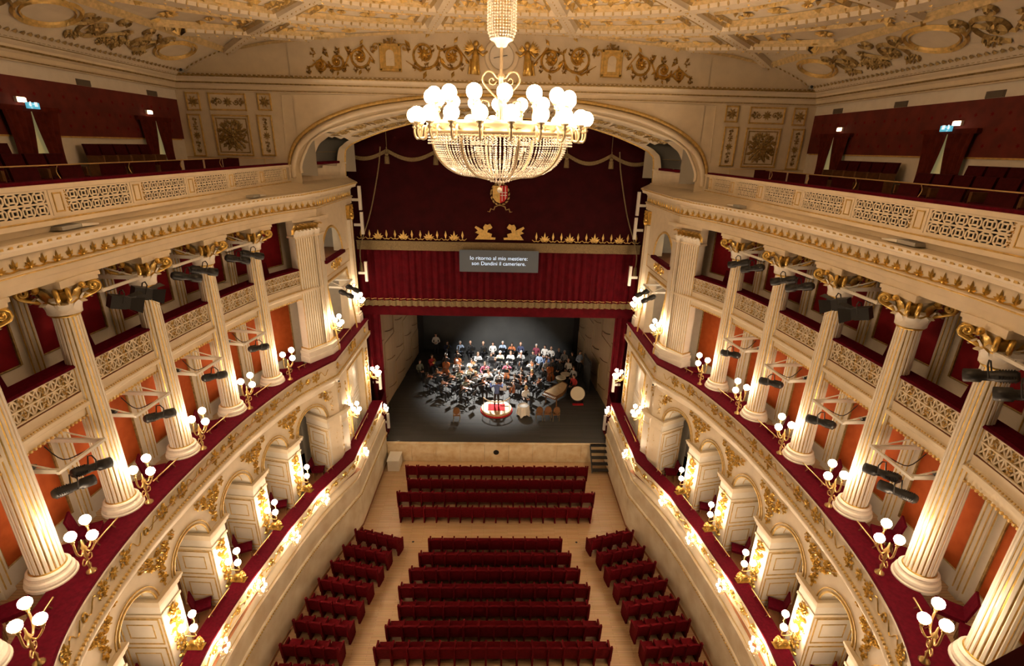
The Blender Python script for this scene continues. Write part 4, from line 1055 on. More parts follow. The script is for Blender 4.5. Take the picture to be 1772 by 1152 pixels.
# ================================================================== CHANDELIER
CX_, CYc = 0.02, 10.5
ch = thing('chandelier','great gilded crystal chandelier with two rings of glowing white globes','chandelier',(CX_,CYc,0))
MB().tube([(0,0,17.0),(0,0,18.0),(0,0,20.6)],[.035,.03,.03],8).lathe([(.03,17.05),(.07,17.1),(.04,17.2),(.06,17.5),(.035,17.6),(.05,17.9),(.08,17.95),(.03,18.0)],n=12).build('stem','lamp_metal',ch,True)
# crystal tube round the suspension
ct = MB()
for j in range(30):
    a = 2*pi*j/30
    for i in range(40):
        z = 18.55+.048*i; r = (.255 if i > 2 else .20+.02*i)
        ct.ball((r*cos(a),r*sin(a),z),.02,4,2)
ctu = ct.build('crystal_tube','crystal',ch,label='hanging tube of crystal strands'); ctu['kind'] = 'stuff'
MB().lathe([(.0,18.42),(.09,18.43),(.13,18.5),(.20,18.54),(.22,18.56),(0,18.57)],n=20).build('tube_cap','white_paint',ch,True)
MB().lathe([(.0,20.4),(.26,20.4),(.30,20.5),(.1,20.58)],n=20).build('ceiling_rose','white_paint',ch,True)
# heart shaped scrolls on the stem
for k in range(4):
    a = pi/2*k
    pts = [(.05,17.62),(.12,17.52),(.24,17.56),(.30,17.68),(.22,17.78)]; p2 = [(.06,17.55),(.22,17.70),(.34,17.84),(.34,17.95),(.26,18.02),(.15,18.0),(.08,17.92),(.03,17.9)]; p3 = [(.08,17.86),(.14,17.80),(.21,17.82),(.22,17.88),(.17,17.91),(.13,17.87)]; p4 = [(.10,17.15),(.26,17.22),(.38,17.38),(.36,17.52),(.24,17.5),(.22,17.42)]
    mb = MB()
    for p,rad in ((p2,.020),(p3,.014),(p4,.018)): mb.tube([(r*cos(a),r*sin(a),z) for r,z in catmull(p,4)],rad,5)
    mb.build('scroll_arm','lamp_metal',ch,True)
# drum
MB().lathe([(1.30,16.92),(1.38,16.90),(1.42,16.93),(1.40,16.96),(1.40,17.06),(1.42,17.10),(1.38,17.13),(1.30,17.12)],n=60).build('drum','lamp_metal',ch,True,label='chased gilt drum')
o = Orn(); L = 2*pi*1.405
for k in range(16): o.bouquet((k+.5)*L/16,0,.05,.26,7,k,.02); o.leaf((k+.5)*L/16,0,0,.12,.02,.02); o.leaf((k+.5)*L/16,0,pi,.12,.02,.02)
o.to(MB(),lambda u,v,h:((1.40+h)*cos(u/1.405),(1.40+h)*sin(u/1.405),17.01+v*.25)).build('drum_ornament','gold',ch)
sp = MB()
for k in range(8):
    a = 2*pi*k/8; sp.beam((0,0,17.02),(1.36*cos(a),1.36*sin(a),17.02),.03,.03)
sp.build('spokes','lamp_metal',ch)
gmesh = MB().ball((0,0,0),.135,16,9).mesh('globe','globe_chandelier',True)
cup = MB().lathe([(.02,-.24),(.05,-.20),(.025,-.17),(.07,-.14),(.075,-.115),(.0,-.11)],n=10).mesh('globe_cup','lamp_metal',True)
def chglobe(a,r,z,arm):
    g = link('globe',gmesh,ch,loc=(r*cos(a),r*sin(a),z)); c = link('globe_cup',cup,g)
    MB().tube([(q*cos(a),q*sin(a),zz) for q,zz in catmull(arm,4)],.022,6).build('arm','lamp_metal',ch,True)
for k in range(20):
    a = 2*pi*k/20+.11; chglobe(a,1.64,17.22,[(1.40,16.98),(1.46,17.04),(1.50,16.96),(1.52,16.84),(1.60,16.82),(1.64,16.90),(1.64,17.02)])
for k in range(16):
    a = 2*pi*k/16+.05; chglobe(a,1.32,17.56,[(1.32,17.10),(1.30,17.2),(1.33,17.28),(1.32,17.36)])
# crystal bowl
bw_ = MB(); NS = 96
def bowl(t):     # 0 rim .. 1 bottom
    return (1.30*cos(t*1.18)**.75 if t < 1 else .49, 16.86-.70*sin(t*1.35)/sin(1.35))
for j in range(NS):
    a = 2*pi*j/NS
    for i in range(24):
        r,z = bowl(i/23); bw_.ball((r*cos(a),r*sin(a),z),.016 if i % 3 else .021,4,2)
for j in range(120):
    a = 2*pi*j/120
    for i in range(4): bw_.ball((1.39*cos(a),1.39*sin(a),16.89-.05*i),.016,4,2)
for ring,rr,zz in ((40,.62,16.16),(34,.5,16.15),(26,.36,16.15),(24,.27,16.13),(20,.24,16.09),(16,.18,16.06),(10,.09,16.04)):
    for j in range(ring):
        a = 2*pi*j/ring; bw_.ball((rr*cos(a),rr*sin(a),zz),.022,4,2)
for ring,rr,zz in ((60,1.0,16.30),(54,.86,16.22),(48,.74,16.18)):
    for j in range(ring):
        a = 2*pi*j/ring; bw_.ball((rr*cos(a),rr*sin(a),zz),.02,4,2)
bo = bw_.build('crystal_bowl','crystal',ch,label='bowl of hanging crystal strands'); bo['kind'] = 'stuff'
for k in range(8):
    a = 2*pi*k/8+.24
    MB().tube([(1.02*q[0]*cos(a)+0*sin(a),1.02*q[0]*sin(a),q[1]-.005) for q in [bowl(i/16) for i in range(17)]]+[(.25*cos(a),.25*sin(a),16.10)],.024,6).build('bowl_rib','lamp_metal',ch,True)
MB().lathe([(.0,16.06),(.06,16.05),(.03,15.99),(.012,15.97),(.012,15.94),(0,15.93)],n=10).build('finial','lamp_metal',ch,True)
MB().ball((0,0,15.885),.055,14,10).build('crystal_ball','crystal',ch,True)
bulb = MB().ball((0,0,0),.03,8,6).mesh('bulb','globe_chandelier',True)
it = MB()
for ring,rr,zz in ((36,.55,16.78),(32,.5,16.68),(28,.44,16.60),(24,.38,16.52),(20,.32,16.44),(16,.26,16.36)):
    for j in range(ring):
        a = 2*pi*j/ring
        for q in range(2): it.ball((rr*cos(a),rr*sin(a),zz-.04*q),.02,4,2)
it.build('inner_crystal_tier','crystal',ch,label='inner tier of crystal drops')['kind'] = 'stuff'

# ================================================================== WALL LAMPS
g3 = MB().ball((0,0,0),.098,12,7).mesh('globe','globe',True)
g5 = MB().ball((0,0,0),.095,11,7).mesh('globe','globe',True)
cup3 = MB().lathe([(.015,-.19),(.035,-.16),(.02,-.135),(.055,-.11),(.06,-.09),(0,-.085)],n=8).mesh('globe_cup','brass',True)
def lampthing(name,label,cat,loc,rz,globes,arms,extra,group,gm):
    """u = towards the house (local -x after rotation), built in local coordinates: +x towards the house, y along the wall"""
    t = thing(name,label,cat,loc,rz,group)
    for p in globes: link('globe_cup',cup3,link('globe',gm,t,loc=p))
    for a in arms: link('arm',a,t)
    for nm,me in extra: link(nm,me,t)
    return t
# candelabra on the second tier ledge
G = [(.02,.24,1.10),(.02,-.24,1.10),(.22,0,.90)]
armsC = [MB().tube(catmull([(0,0,.62),(gx*.4,gy*.5,.52),(gx*.9,gy*.95,.66),(gx,gy,gz-.17)],5),.018,6).mesh('arm','brass',True) for gx,gy,gz in G]
pole = MB().lathe([(.09,0),(.09,.03),(.04,.07),(.022,.12),(.038,.2),(.018,.26),(.02,.36),(.04,.42),(.018,.5),(.035,.56),(.05,.62),(.022,.68),(.012,.8),(0,.82)],n=12).mesh('pole','brass',True)
scr = MB()
for d in (-1,1): scr.tube(catmull([(0,0,.3),(.0,d*.12,.26),(0,d*.15,.34),(0,d*.09,.40),(0,d*.06,.34)],4),.012,5)
scr = scr.mesh('scroll','brass',True)
for s in (-1,1):
    for k,c in enumerate(COLS):
        l = R_P2.lY(c[1]+.15); x,y,nx,ny = R_P2.at(l)
        lampthing('candelabrum','three globe brass candelabrum on the second tier ledge by the %s %s column' % (ORD[k+1],SIDE[s]),'lamp',(s*(x+nx*.17),y+ny*.17,8.40),atan2(-ny,-s*nx),G,armsC,(('pole',pole),('scroll',scr)),'second tier candelabra',g3)
# three globe sconces on the piers of the first tier
G1 = [(.30,.22,.16),(.30,-.22,.16),(.42,0,-.08)]
armsP = [MB().tube(catmull([(.02,0,-.3),(gx*.5,gy*.4,-.38),(gx,gy*.95,gz-.3),(gx,gy,gz-.17)],5),.016,6).mesh('arm','brass',True) for gx,gy,gz in G1]
plate = MB().ball((.02,0,-.2),.12,12,8,sc=(.3,.8,1.6)).mesh('back_plate','gold',True)
for s in (-1,1):
    for k in range(len(lcol)):
        x,y,nx,ny = R_COL.at(lcol[k]); o_ = -.46
        lampthing('pier_sconce','three globe brass sconce on the %s first tier pier beyond the corner on the %s' % (ORD[k+1],SIDE[s]),'lamp',(s*(x+nx*o_),y+ny*o_,4.5),atan2(-ny,-s*nx),G1,armsP,(('back_plate',plate),),'first tier pier sconces',g3)
# five globe sconces on the proscenium walls
G5 = [(.32,.26,.12),(.32,-.26,.12),(.45,.15,-.1),(.45,-.15,-.1),(.12,0,.16)]
arms5 = [MB().tube(catmull([(.02,0,-.25),(gx*.6,gy*.5,-.36),(gx,gy,gz-.28),(gx,gy,gz-.15)],5),.015,6).mesh('arm','brass',True) for gx,gy,gz in G5]
for s in (-1,1):
    for (X,Y,Z,wh) in ((7.03,19.95,9.75,'second tier, house end'),(7.0,23.3,9.75,'second tier, stage end'),(6.76,20.35,5.4,'first tier, house end'),(6.7,24.15,5.5,'first tier, stage end')):
        lampthing('proscenium_sconce','five globe brass sconce on the %s proscenium wall, %s' % (SIDE[s],wh),'lamp',(s*X,Y,Z),pi if s > 0 else 0,G5,arms5,(('back_plate',plate),),'proscenium sconces',g5)
# crystal cluster lamps on the front of the first balcony
tul = MB().lathe([(.012,-.07),(.03,-.05),(.05,-.01),(.055,.03),(.045,.06)],n=8).mesh('glass_shade','clear_glass',True)
blb = MB().ball((0,0,0),.042,6,4).mesh('bulb','globe_crystal',True)
pend = MB().ball((0,0,0),.018,4,2).mesh('drop','crystal')
TP = [(.24,.16,.08),(.24,-.16,.08),(.34,.08,-.03),(.34,-.08,-.03),(.2,.0,.2),(.28,0,-.16)]
armT = [MB().tube(catmull([(.02,0,0),(gx*.5,gy*.6,gz-.12),(gx,gy,gz-.08)],4),.009,5).mesh('arm','brass',True) for gx,gy,gz in TP]
bpl = MB().ball((.01,0,0),.07,10,6,sc=(.4,1,1)).mesh('back_plate','gold',True)
YC = [23.98,19.85,16.6,14.5,12.38,10.28,8.2,6.2]
for s in (-1,1):
    for k,Y in enumerate(YC):
        x,y,nx,ny = R_P1.at(R_P1.lY(Y))
        t = thing('crystal_sconce','glittering crystal cluster lamp on the %s balcony front, %s from the stage' % (SIDE[s],ORD[k+1]),'lamp',(s*(x-nx*.01),y-ny*.01,3.36),atan2(-ny,-s*nx),'crystal balcony lamps')
        link('back_plate',bpl,t)
        for a in armT: link('arm',a,t)
        for p in TP: link('bulb',blb,link('glass_shade',tul,t,loc=p),loc=(0,0,.075))
        for i in range(10):
            a = 2*pi*i/10; link('drop',pend,t,loc=(.26+.12*cos(a),.16*sin(a),-.16-.05*(i%2)))
# gilded lions on the ledge under the pier sconces
ln = MB()
ln.tube([(-.12,0,.17),(.0,0,.18),(.14,0,.20)],[.085,.08,.10],8); ln.ball((.22,0,.27),.10,10,8); ln.ball((.31,0,.24),.05,8,6)
for dx,dy in ((-.14,.07),(-.14,-.07),(.16,.07),(.16,-.07)): ln.tube([(dx,dy,.17),(dx+.02,dy,.08),(dx+.05,dy,.02)],[.045,.032,.04],6)
ln.tube(catmull([(-.18,0,.18),(-.28,0,.22),(-.27,0,.33),(-.2,0,.34)],4),.018,5)
for i in range(10):
    a = 2*pi*i/10; ln.ball((.17,.10*cos(a),.26+.10*sin(a)),.045,6,4)
ln.v = [(x*.8,y*.8,z*.8+.015) for x,y,z in ln.v]; lion_body = ln.mesh('body','gold',True); lion_base = MB().box((.03,0,.01),(.46,.22,.02)).mesh('plinth','gold')
for s in (-1,1):
    for k in range(len(lcol)):
        x,y,nx,ny = R_COL.at(lcol[k]); o_ = -.78
        t = thing('gilded_lion','small gilded lion on the ledge below the %s pier sconce on the %s' % (ORD[k+1],SIDE[s]),'statue',(s*(x+nx*o_),y+ny*o_,3.72),atan2(-ny,-s*nx),'gilded lions'); link('body',lion_body,t); link('plinth',lion_base,t)
# brass hand rails on the ledges
for s in (-1,1):
    for R,z,nm,lims,off in ((R_P1,3.72,'first',[.4]+lcol,.36),(R_P2,8.40,'second',[.4]+lcol,.42)):
        ys = [18.6]+[c[1] for c in COLS]
        for k in range(len(ys)-1):
            a,b = R.lY(ys[k]-.55),R.lY(ys[k+1]+.75); P = [R.at(a+(b-a)*i/6) for i in range(7)]
            mb = MB().tube([(x+nx*off,y+ny*off,z+.16) for x,y,nx,ny in P],.018,6)
            for q in (P[1],P[5]): x,y,nx,ny = q; mb.tube([(x+nx*off,y+ny*off,z+.16),(x+nx*(off+.05),y+ny*(off+.05),z+.06),(x+nx*off,y+ny*off,z)],.014,5)
            tag(sided(mb,s).build('hand_rail','brass',None,True),'brass hand rail on the %s tier ledge, %s bay from the stage on the %s' % (nm,ORD[k+1],SIDE[s]),'rail','ledge hand rails')
        mb = MB(); x = 6.25+.3 if nm == 'first' else 6.64+.3
        mb.tube([(x,20.2,z+.16),(x,22.6,z+.16)],.018,6).tube([(x,20.4,z+.16),(x,20.4,z)],.014,5).tube([(x,22.4,z+.16),(x,22.4,z)],.014,5)
        tag(sided(mb,s).build('hand_rail','brass',None,True),'brass hand rail on the %s tier ledge beside the stage on the %s' % (nm,SIDE[s]),'rail','ledge hand rails')

# ================================================================== STAGE SPOTLIGHTS ON BRACKETS
cyl = MB().lathe([(0,-.34),(.075,-.34),(.10,-.3),(.10,-.05),(.085,-.03),(.085,.12),(.115,.14),(.115,.36),(.10,.36),(.10,.3),(0,.3)],n=14)
body_prof = cyl.mesh('barrel','black',True)
fins = MB()
for i in range(6): fins.box((0,0,-.28+.035*i),(.23,.05,.012)); fins.box((0,0,-.28+.035*i),(.05,.23,.012))
fins = fins.mesh('cooling_fins','black_iron')
yoke = MB().tube([(.13,0,.0),(.15,0,.02),(.15,.22,.02),(.0,.27,.02),(-.15,.22,.02),(-.15,0,.02),(-.13,0,0)],.014,5).mesh('yoke','black_iron')
fres = MB().box((0,0,-.05),(.30,.28,.30)).box((0,0,.13),(.26,.26,.06)).mesh('housing','black')
barn = MB()
for a in range(4):
    c,sn = cos(a*pi/2),sin(a*pi/2); barn.add([(c*.14-sn*.13,sn*.14+c*.13,.16),(c*.14+sn*.13,sn*.14-c*.13,.16),(c*.26+sn*.18,sn*.26-c*.18,.38),(c*.26-sn*.18,sn*.26+c*.18,.38)],[(0,1,2,3)])
barn = barn.mesh('barn_doors','black_iron')
def spotlight(loc,aim,kind,label,sc=1.0):
    t = thing('stage_spotlight',label,'spotlight',loc,0,'stage spotlights')
    d = Vector(aim)-Vector(loc); t.rotation_euler = d.to_track_quat('Z','Y').to_euler(); t.scale = (sc,sc,sc)
    if kind == 'p': link('barrel',body_prof,t); link('cooling_fins',fins,t)
    else: link('housing',fres,t); link('barn_doors',barn,t)
    link('yoke',yoke,t); return t
def bracket(s,l,z,label,tri=True):
    x,y,nx,ny = R_COL.at(l); q = hypot(nx,ny); nx/=q; ny/=q
    T = lambda u,v,zz: (x+nx*u-ny*v,y+ny*u+nx*v,zz)
    mb = MB()
    mb.beam(T(.9,-.55,z),T(-.42,-.55,z),.06,.09); mb.beam(T(.9,.55,z),T(-.42,.55,z),.06,.09); mb.beam(T(-.42,-.62,z),T(-.42,.62,z),.06,.06)
    mb.tube([T(.7,-.55,z+.3),T(-.3,-.55,z+.04)],.018,5); mb.tube([T(.7,.55,z+.3),T(-.3,.55,z+.04)],.018,5)
    t = tag(sided(mb,s).build('lamp_bracket','white_paint'),label,'bracket','lamp brackets'); 
    cb = MB().tube(catmull([T(.6,.3,z),T(.2,.2,z-.25),T(-.2,.25,z-.1),T(-.42,.2,z+.03)],4),.012,5).box(T(.2,-.55,z+.09),(.3,.12,.06)); sided(cb,s).build('cable','black',t)
    return T
mids = [(a+b)/2 for a,b in zip([.4]+lcol,lcol)]
stage_aim = (0,29,2.5)
for s in (-1,1):
    for k in range(1,6):
        l = mids[k]
        if k <= 4:
            T = bracket(s,l,10.55,'white lamp bracket below the third tier in bay %s from the stage on the %s' % (ORD[k+1],SIDE[s]))
            p = T(-.46,.05,10.2); L_ = (s*p[0],p[1],p[2]); ai = (s*-1.0,p[1]+12,p[2]-4.5)
            spotlight(L_,(L_[0]-s*2,L_[1]+4,L_[2]-.9),'p','black profile spotlight below the third tier in bay %s on the %s' % (ORD[k+1],SIDE[s]))
            if k == 4:
                p = T(-.46,-.45,10.1); L_ = (s*p[0],p[1],p[2]); spotlight(L_,(L_[0]-s*2,L_[1]+4,L_[2]-.6),'p','second black profile spotlight below the third tier in bay %s on the %s' % (ORD[k+1],SIDE[s]))
        if not (k <= 3 or (k == 5 and s > 0)): continue
        T = bracket(s,l,13.62,'white lamp bracket under the entablature in bay %s from the stage on the %s' % (ORD[k+1],SIDE[s]))
        for q,v in enumerate((.42,-.30)):
            p = T(-.5,v,13.28); L_ = (s*p[0],p[1],p[2])
            spotlight(L_,(L_[0]-s*2.6,L_[1]+3.2,L_[2]-1.3),'f' if k == 3 else 'p','black spotlight under the entablature in bay %s on the %s, %s of two' % (ORD[k+1],SIDE[s],('stage side','house side')[q]),1.0)
    # pair beside the stage
    mb = MB().beam((7.5,21.2,10.85),(6.75,21.2,10.85),.06,.08).beam((7.5,22.5,10.85),(6.75,22.5,10.85),.06,.08).beam((6.75,21.1,10.85),(6.75,22.6,10.85),.06,.06).tube([(7.4,21.2,11.15),(6.8,21.2,10.9)],.015,5)
    tag(sided(mb,s).build('lamp_bracket','white_paint'),'white lamp bracket in the second tier doorway beside the stage on the %s' % SIDE[s],'bracket','lamp brackets')
    for q,Y in enumerate((21.4,22.35)):
        L_ = (s*6.7,Y,10.5); spotlight(L_,(L_[0]-s*1.2,L_[1]+1.2,L_[2]-1.1),'p','black spotlight beside the stage on the %s, %s one' % (SIDE[s],('house side','stage side')[q]))
# white column loudspeakers on arms at the stage edge
for s in (-1,1):
    for k,(z0,z1,Y) in enumerate(((13.75,14.85,24.5),(12.6,13.65,24.55),(10.25,11.25,24.6),(4.2,5.2,24.7),(1.75,2.65,24.75))):
        t = thing('column_speaker','slim white loudspeaker on an arm at the %s stage edge, %s from the top' % (SIDE[s],ORD[k+1]),'speaker',group='white stage edge speakers')
        X = 6.60 if k < 3 else (6.35 if k == 3 else 6.08)
        sided(MB().box((X,Y,(z0+z1)/2),(.13,.14,z1-z0)),s).build('cabinet','white_paint',t)
        sided(MB().box((X+.22,Y,(z0+z1)/2-.08),(.34,.06,.12)),s).build('arm','white_paint',t)
        if k == 4: sided(MB().tube(catmull([(X+.05,Y+.02,1.9),(X+.12,Y,1.5),(X+.02,Y-.2,1.25),(X+.1,Y-.35,1.22)],4),.02,5),s).build('cable','black',t)
# two security cameras at the tier corner
for s in (-1,1):
    t = thing('security_camera','small white dome camera on the corner of the second balcony on the %s' % SIDE[s],'camera'); 
    sided(MB().box((6.52,18.72,7.62),(.14,.14,.12)),s).build('housing','white_paint',t); sided(MB().ball((6.46,18.64,7.60),.04,10,6),s).build('lens','black',t,True)
    t = thing('security_camera','small camera in the upper corner of the gallery on the %s' % SIDE[s],'camera'); 
    sided(MB().box((11.2,19.85,18.98),(.12,.18,.13)),s).build('housing','grey_metal',t); sided(MB().ball((11.15,19.76,18.98),.05,10,6),s).build('lens','black',t,True)
# ================================================================== GALLERY
for s in (-1,1):
    side = SIDE[s]
    gw = thing('wall_gallery_'+side,'gallery wall with dark red wall covering over a cream dado on the %s' % side,'wall'); gw['kind'] = 'structure'
    sided(MB().quad((XG,-3,15),(XG,YF,15),(XG,YF,18.9),(XG,-3,18.9)),s).build('plaster','white_plaster',gw)
    sided(MB().quad((XG-.02,-3,16.72),(XG-.02,19.75,16.72),(XG-.02,19.75,18.05),(XG-.02,-3,18.05)).quad((XG-.02,19.75,16.72),(XG-.02,YF-.02,16.72),(XG-.02,YF-.02,18.05),(XG-.02,19.75,18.05)),s).build('wall_covering','gallery_red',gw,label='dark red wall covering')
    sided(MB().box((XG-.03,8.5,16.70),(.04,23,.04)),s).build('dado_rail','gilt',gw)
    mo = Orn(); 
    for i in range(40):
        for j in range(3): 
            y = 2+.45*i+.22*(j%2); z = 16.98+.36*j; mo.rosette(y,z,.06,.004,6)
    sided(mo.to(MB(),lambda u,v,h:(XG-.022-h,u,v)),s).build('wall_motif','red_panel',gw)['kind'] = 'stuff'
    # floor in steps
    f = MB().box((9.33,8.4,15.05),(2.24,23.4,.3)).box((10.7,8.4,15.1),(1.0,23.4,.55)).box((11.4,8.4,15.2),(.9,23.4,.75))
    struct(sided(f,s).build('floor_gallery_'+side,'brown_panel'),'stepped gallery floor on the %s' % side,'floor')
    # balustrade
    t = thing('gallery_balustrade','cream pierced balustrade with gilded edges along the %s gallery' % side,'balustrade')
    P = R_BAL.path()
    sided(MB().sweep(P,[(.14,15.2),(-.03,15.2),(-.03,15.30),(0,15.31),(0,15.36),(.12,15.36)]),s).build('plinth','cream',t)
    sided(MB().sweep(P,[(.12,15.80),(0,15.80),(-.02,15.82),(-.03,15.86),(-.03,15.90),(.14,15.90)]),s).build('coping','cream',t)
    sided(MB().sweep(P,[(.0,15.895),(.0,15.96),(.2,15.96),(.2,15.8)]),s).build('velvet_rail','velvet',t,label='dark red velvet top rail')
    sided(MB().sweep(P,[(-.03,15.285),(-.045,15.30),(-.03,15.315)]),s).build('gilt_line','gilt',t)
    sided(MB().sweep(P,[(.10,15.2),(.10,15.85)]),s).build('shade_sheet','dark_void',t,label='black sheet standing in for the shade behind the piercings')  # added black sheet: paints the shade seen through the openings
    BY = [19.75,17.9,15.95,13.9,11.85,9.75,7.7,5.7]
    ls = [R_BAL.lY(Y) for Y in BY]
    for k in range(len(ls)-1):
        l0,l1 = ls[k],ls[k+1]; pw = .34
        fn = ring_map(R_BAL,l0,0,0)
        pst = MB(); W = l1-l0
        def hb(u0,u1,v0,v1,h0,h1,mb):
            mb.hexa([fn(u0,v0,h0),fn(u1,v0,h0),fn(u1,v0,h1),fn(u0,v0,h1),fn(u0,v1,h0),fn(u1,v1,h0),fn(u1,v1,h1),fn(u0,v1,h1)])
        hb(0,pw,15.36,15.80,-.10,.012,pst); hb(pw-.0,pw+.06,15.36,15.8,-.1,0,pst); es = MB(); hb(W-.06,W,15.36,15.80,-.1,0.0,es); sided(es,s).build('end_strip','cream',t)
        po = sided(pst,s).build('post','cream',t)
        og = Orn(); og.frame(.08,15.42,pw-.08,15.74,.014,.012); sided(og.to(MB(),lambda u,v,h: fn(u,v,h+.012)),s).build('post_frame','gilt',po)
        # pierced panel: two rows of octagons linked by bars
        pn = MB(); u0,u1 = pw+.06,W-.06; n = 6; cw = (u1-u0)/n; ch_ = .22
        def seg(a,b,w=.016):
            pn.beam(fn(a[0],a[1],-.01),fn(b[0],b[1],-.01),w,.03)
        for v in (15.365,15.58,15.795): seg((u0,v),(u1,v),.02)
        for i in range(n):
            for j in range(2):
                cx,cz = u0+cw*(i+.5),15.47+ch_*j
                ro = [(cx+cw*.46*cos(pi/8+pi/4*q),cz+.105*cos(0)*sin(pi/8+pi/4*q)) for q in range(8)]
                ri = [(cx+cw*.20*cos(pi/4+pi/2*q)*1.2,cz+.052*sin(pi/4+pi/2*q)*1.2) for q in range(4)]
                for q in range(8): seg(ro[q],ro[(q+1)%8])
                for q in range(4): seg(ri[q],ri[(q+1)%4],.02); seg(ri[q],((ro[2*q][0]+ro[(2*q+1)%8][0])/2,(ro[2*q][1]+ro[(2*q+1)%8][1])/2),.014)
        sided(pn,s).build('pierced_panel','cream',t)
        og = Orn(); og.bouquet(W-.03,15.58,.1,.36,12,k,.02); sided(og.to(MB(),fn),s).build('gilded_relief','gold',t)
    # brass rail above
    mb = MB(); pp = R_BAL.path(R_BAL.lY(16.2),R_BAL.lY(4)); mb.tube([(x+nx*.25,y+ny*.25,16.2) for x,y,nx,ny in pp[::4]],.014,5)
    for (x,y,nx,ny) in pp[2::14]: mb.tube(catmull([(x+nx*.25,y+ny*.25,16.2),(x+nx*.3,y+ny*.3,16.08),(x+nx*.25,y+ny*.25,15.95)],3),.010,4)
    tag(sided(mb,s).build('gallery_rail','brass',None,True),'thin brass rail above the %s gallery balustrade' % side,'rail')
    # low rail near the proscenium corner
    mb = MB().tube([(8.3,19.6,16.12),(11.4,19.6,16.12)],.012,5)
    for x in (8.6,9.6,10.6): mb.tube([(x,19.6,16.12),(x,19.55,16.0),(x,19.6,15.3)],.01,4)
    tag(sided(mb,s).build('gallery_rail','brass',None,True),'thin brass rail below the gilded wall panels in the %s gallery' % side,'rail')
    # door drapes
    for k,(y0,y1) in enumerate(((17.7,19.3),(12.9,14.6),(8.0,9.7))):
        wh = ('nearest the stage','in the middle','nearest the camera')[k]
        d = thing('door_drapes','pair of dark red drapes over a gallery doorway on the %s, %s' % (side,wh),'curtain',group='gallery door drapes')
        yc = (y0+y1)/2
        for sg in (-1,1):
            N,M = 18,10; vs = []
            for j in range(M+1):
                q = j/M; z = 17.28-q*1.9
                inn = yc+sg*(.02+.34*q**1.4); out = yc+sg*(.78-.12*sin(q*pi))
                for i in range(N+1):
                    t_ = i/N; vs.append((XG-.16-.05*sin(t_*pi*7+q),inn+(out-inn)*t_,z))
            mb = MB().add(vs,[(j*(N+1)+i,j*(N+1)+i+1,(j+1)*(N+1)+i+1,(j+1)*(N+1)+i) for j in range(M) for i in range(N)])
            sided(mb,s).build('drape','drape',d,True)
        sided(MB().box((XG-.12,yc,17.33),(.12,1.7,.12)),s).build('pelmet','drape',d)
        dr = struct(sided(MB().box((XG-.04,yc,16.3),(.05,.85,1.95)),s).build('door_%d' % (k+1 if s < 0 else k+4),'door_light'),'pale lit doorway behind the gallery drapes on the %s, %s' % (side,wh),'door')
        lp = thing('gallery_lamp','small bright wall lamp above the gallery drapes on the %s, %s' % (side,wh),'lamp',group='gallery wall lamps')
        sided(MB().box((XG-.05,yc-.1,17.53),(.08,.24,.12)),s).build('housing','white_paint',lp); sided(MB().box((XG-.10,yc-.1,17.52),(.03,.22,.10)),s).build('diffuser','lamp_face',lp)
    ex = thing('exit_sign','small green blue emergency exit sign on the %s gallery wall' % side,'sign')
    sided(MB().box((XG-.24,13.75,17.40),(.05,.34,.14)),s).build('panel','exit_face',ex)
    b = MB().box((XG-.27,13.66,17.42),(.01,.05,.08)).ball((XG-.27,13.67,17.475),.016,6,4).beam((XG-.27,13.67,17.44),(XG-.27,13.62,17.41),.012,.01).beam((XG-.27,13.66,17.35),(XG-.27,13.70,17.34),.014,.01)
    b.box((XG-.27,13.82,17.43),(.01,.08,.10)).beam((XG-.27,13.72,17.43),(XG-.27,13.77,17.43),.015,.01); sided(b,s).build('symbol','exit_symbol',ex)
    for k,Y in enumerate((18.85,15.9,12.9,9.9)):
        v = MB()
        for i in range(5): v.box((XG-.03,Y,18.08+.028*i),(.04,.46,.014))
        v.box((XG-.012,Y,18.135),(.02,.5,.16))
        tag(sided(v,s).build('air_vent','vent'),'slotted air vent above the red wall on the %s, %s from the stage' % (side,ORD[k+1]),'vent','gallery air vents')
# gallery seats: back row against the wall, front row behind the balustrade
bk = MB().hexa([(.0,-.24,.42),(.08,-.24,.42),(.08,.24,.42),(.0,.24,.42),(.10,-.24,.95),(.17,-.24,.95),(.17,.24,.95),(.10,.24,.95)]).mesh('backrest','dark_velvet')
cu_ = MB().box((-.2,0,.40),(.44,.48,.10)).mesh('cushion','dark_velvet'); fm = MB().box((-.2,0,.2),(.06,.4,.36)).box((-.2,0,.02),(.36,.36,.04)).box((-.15,.26,.35),(.45,.04,.6)).box((-.15,-.26,.35),(.45,.04,.6)).mesh('frame','chair_wood')
def gseat(s,x,y,z,rz,label,grp='gallery seats'):
    t = thing('gallery_chair',label,'chair',(s*x,y,z),rz if s > 0 else pi-rz,grp)
    link('backrest',bk,t); link('cushion',cu_,t); link('frame',fm,t); return t
for s in (-1,1):
    n = 0
    for (y0,cnt) in ((17.35,5),(12.4,6)):
        for i in range(cnt):
            n += 1; gseat(s,11.3,y0-.55*i,15.58,0,'dark red gallery chair along the %s wall, %s from the stage' % (SIDE[s],ORD[n]))
    n = 0
    for (y0,cnt) in ((12.7,8),):
        for i in range(cnt):
            n += 1; gseat(s,10.35,y0-.55*i,15.38,0,'dark red gallery chair, middle row on the %s, %s from the stage' % (SIDE[s],ORD[n]))
    n = 0
    for i in range(11):
        n += 1; gseat(s,9.05,18.0-1.1*i,15.2,1.15 if i < 6 else .25,'dark red gallery chair, front row on the %s, %s from the stage' % (SIDE[s],ORD[n]))
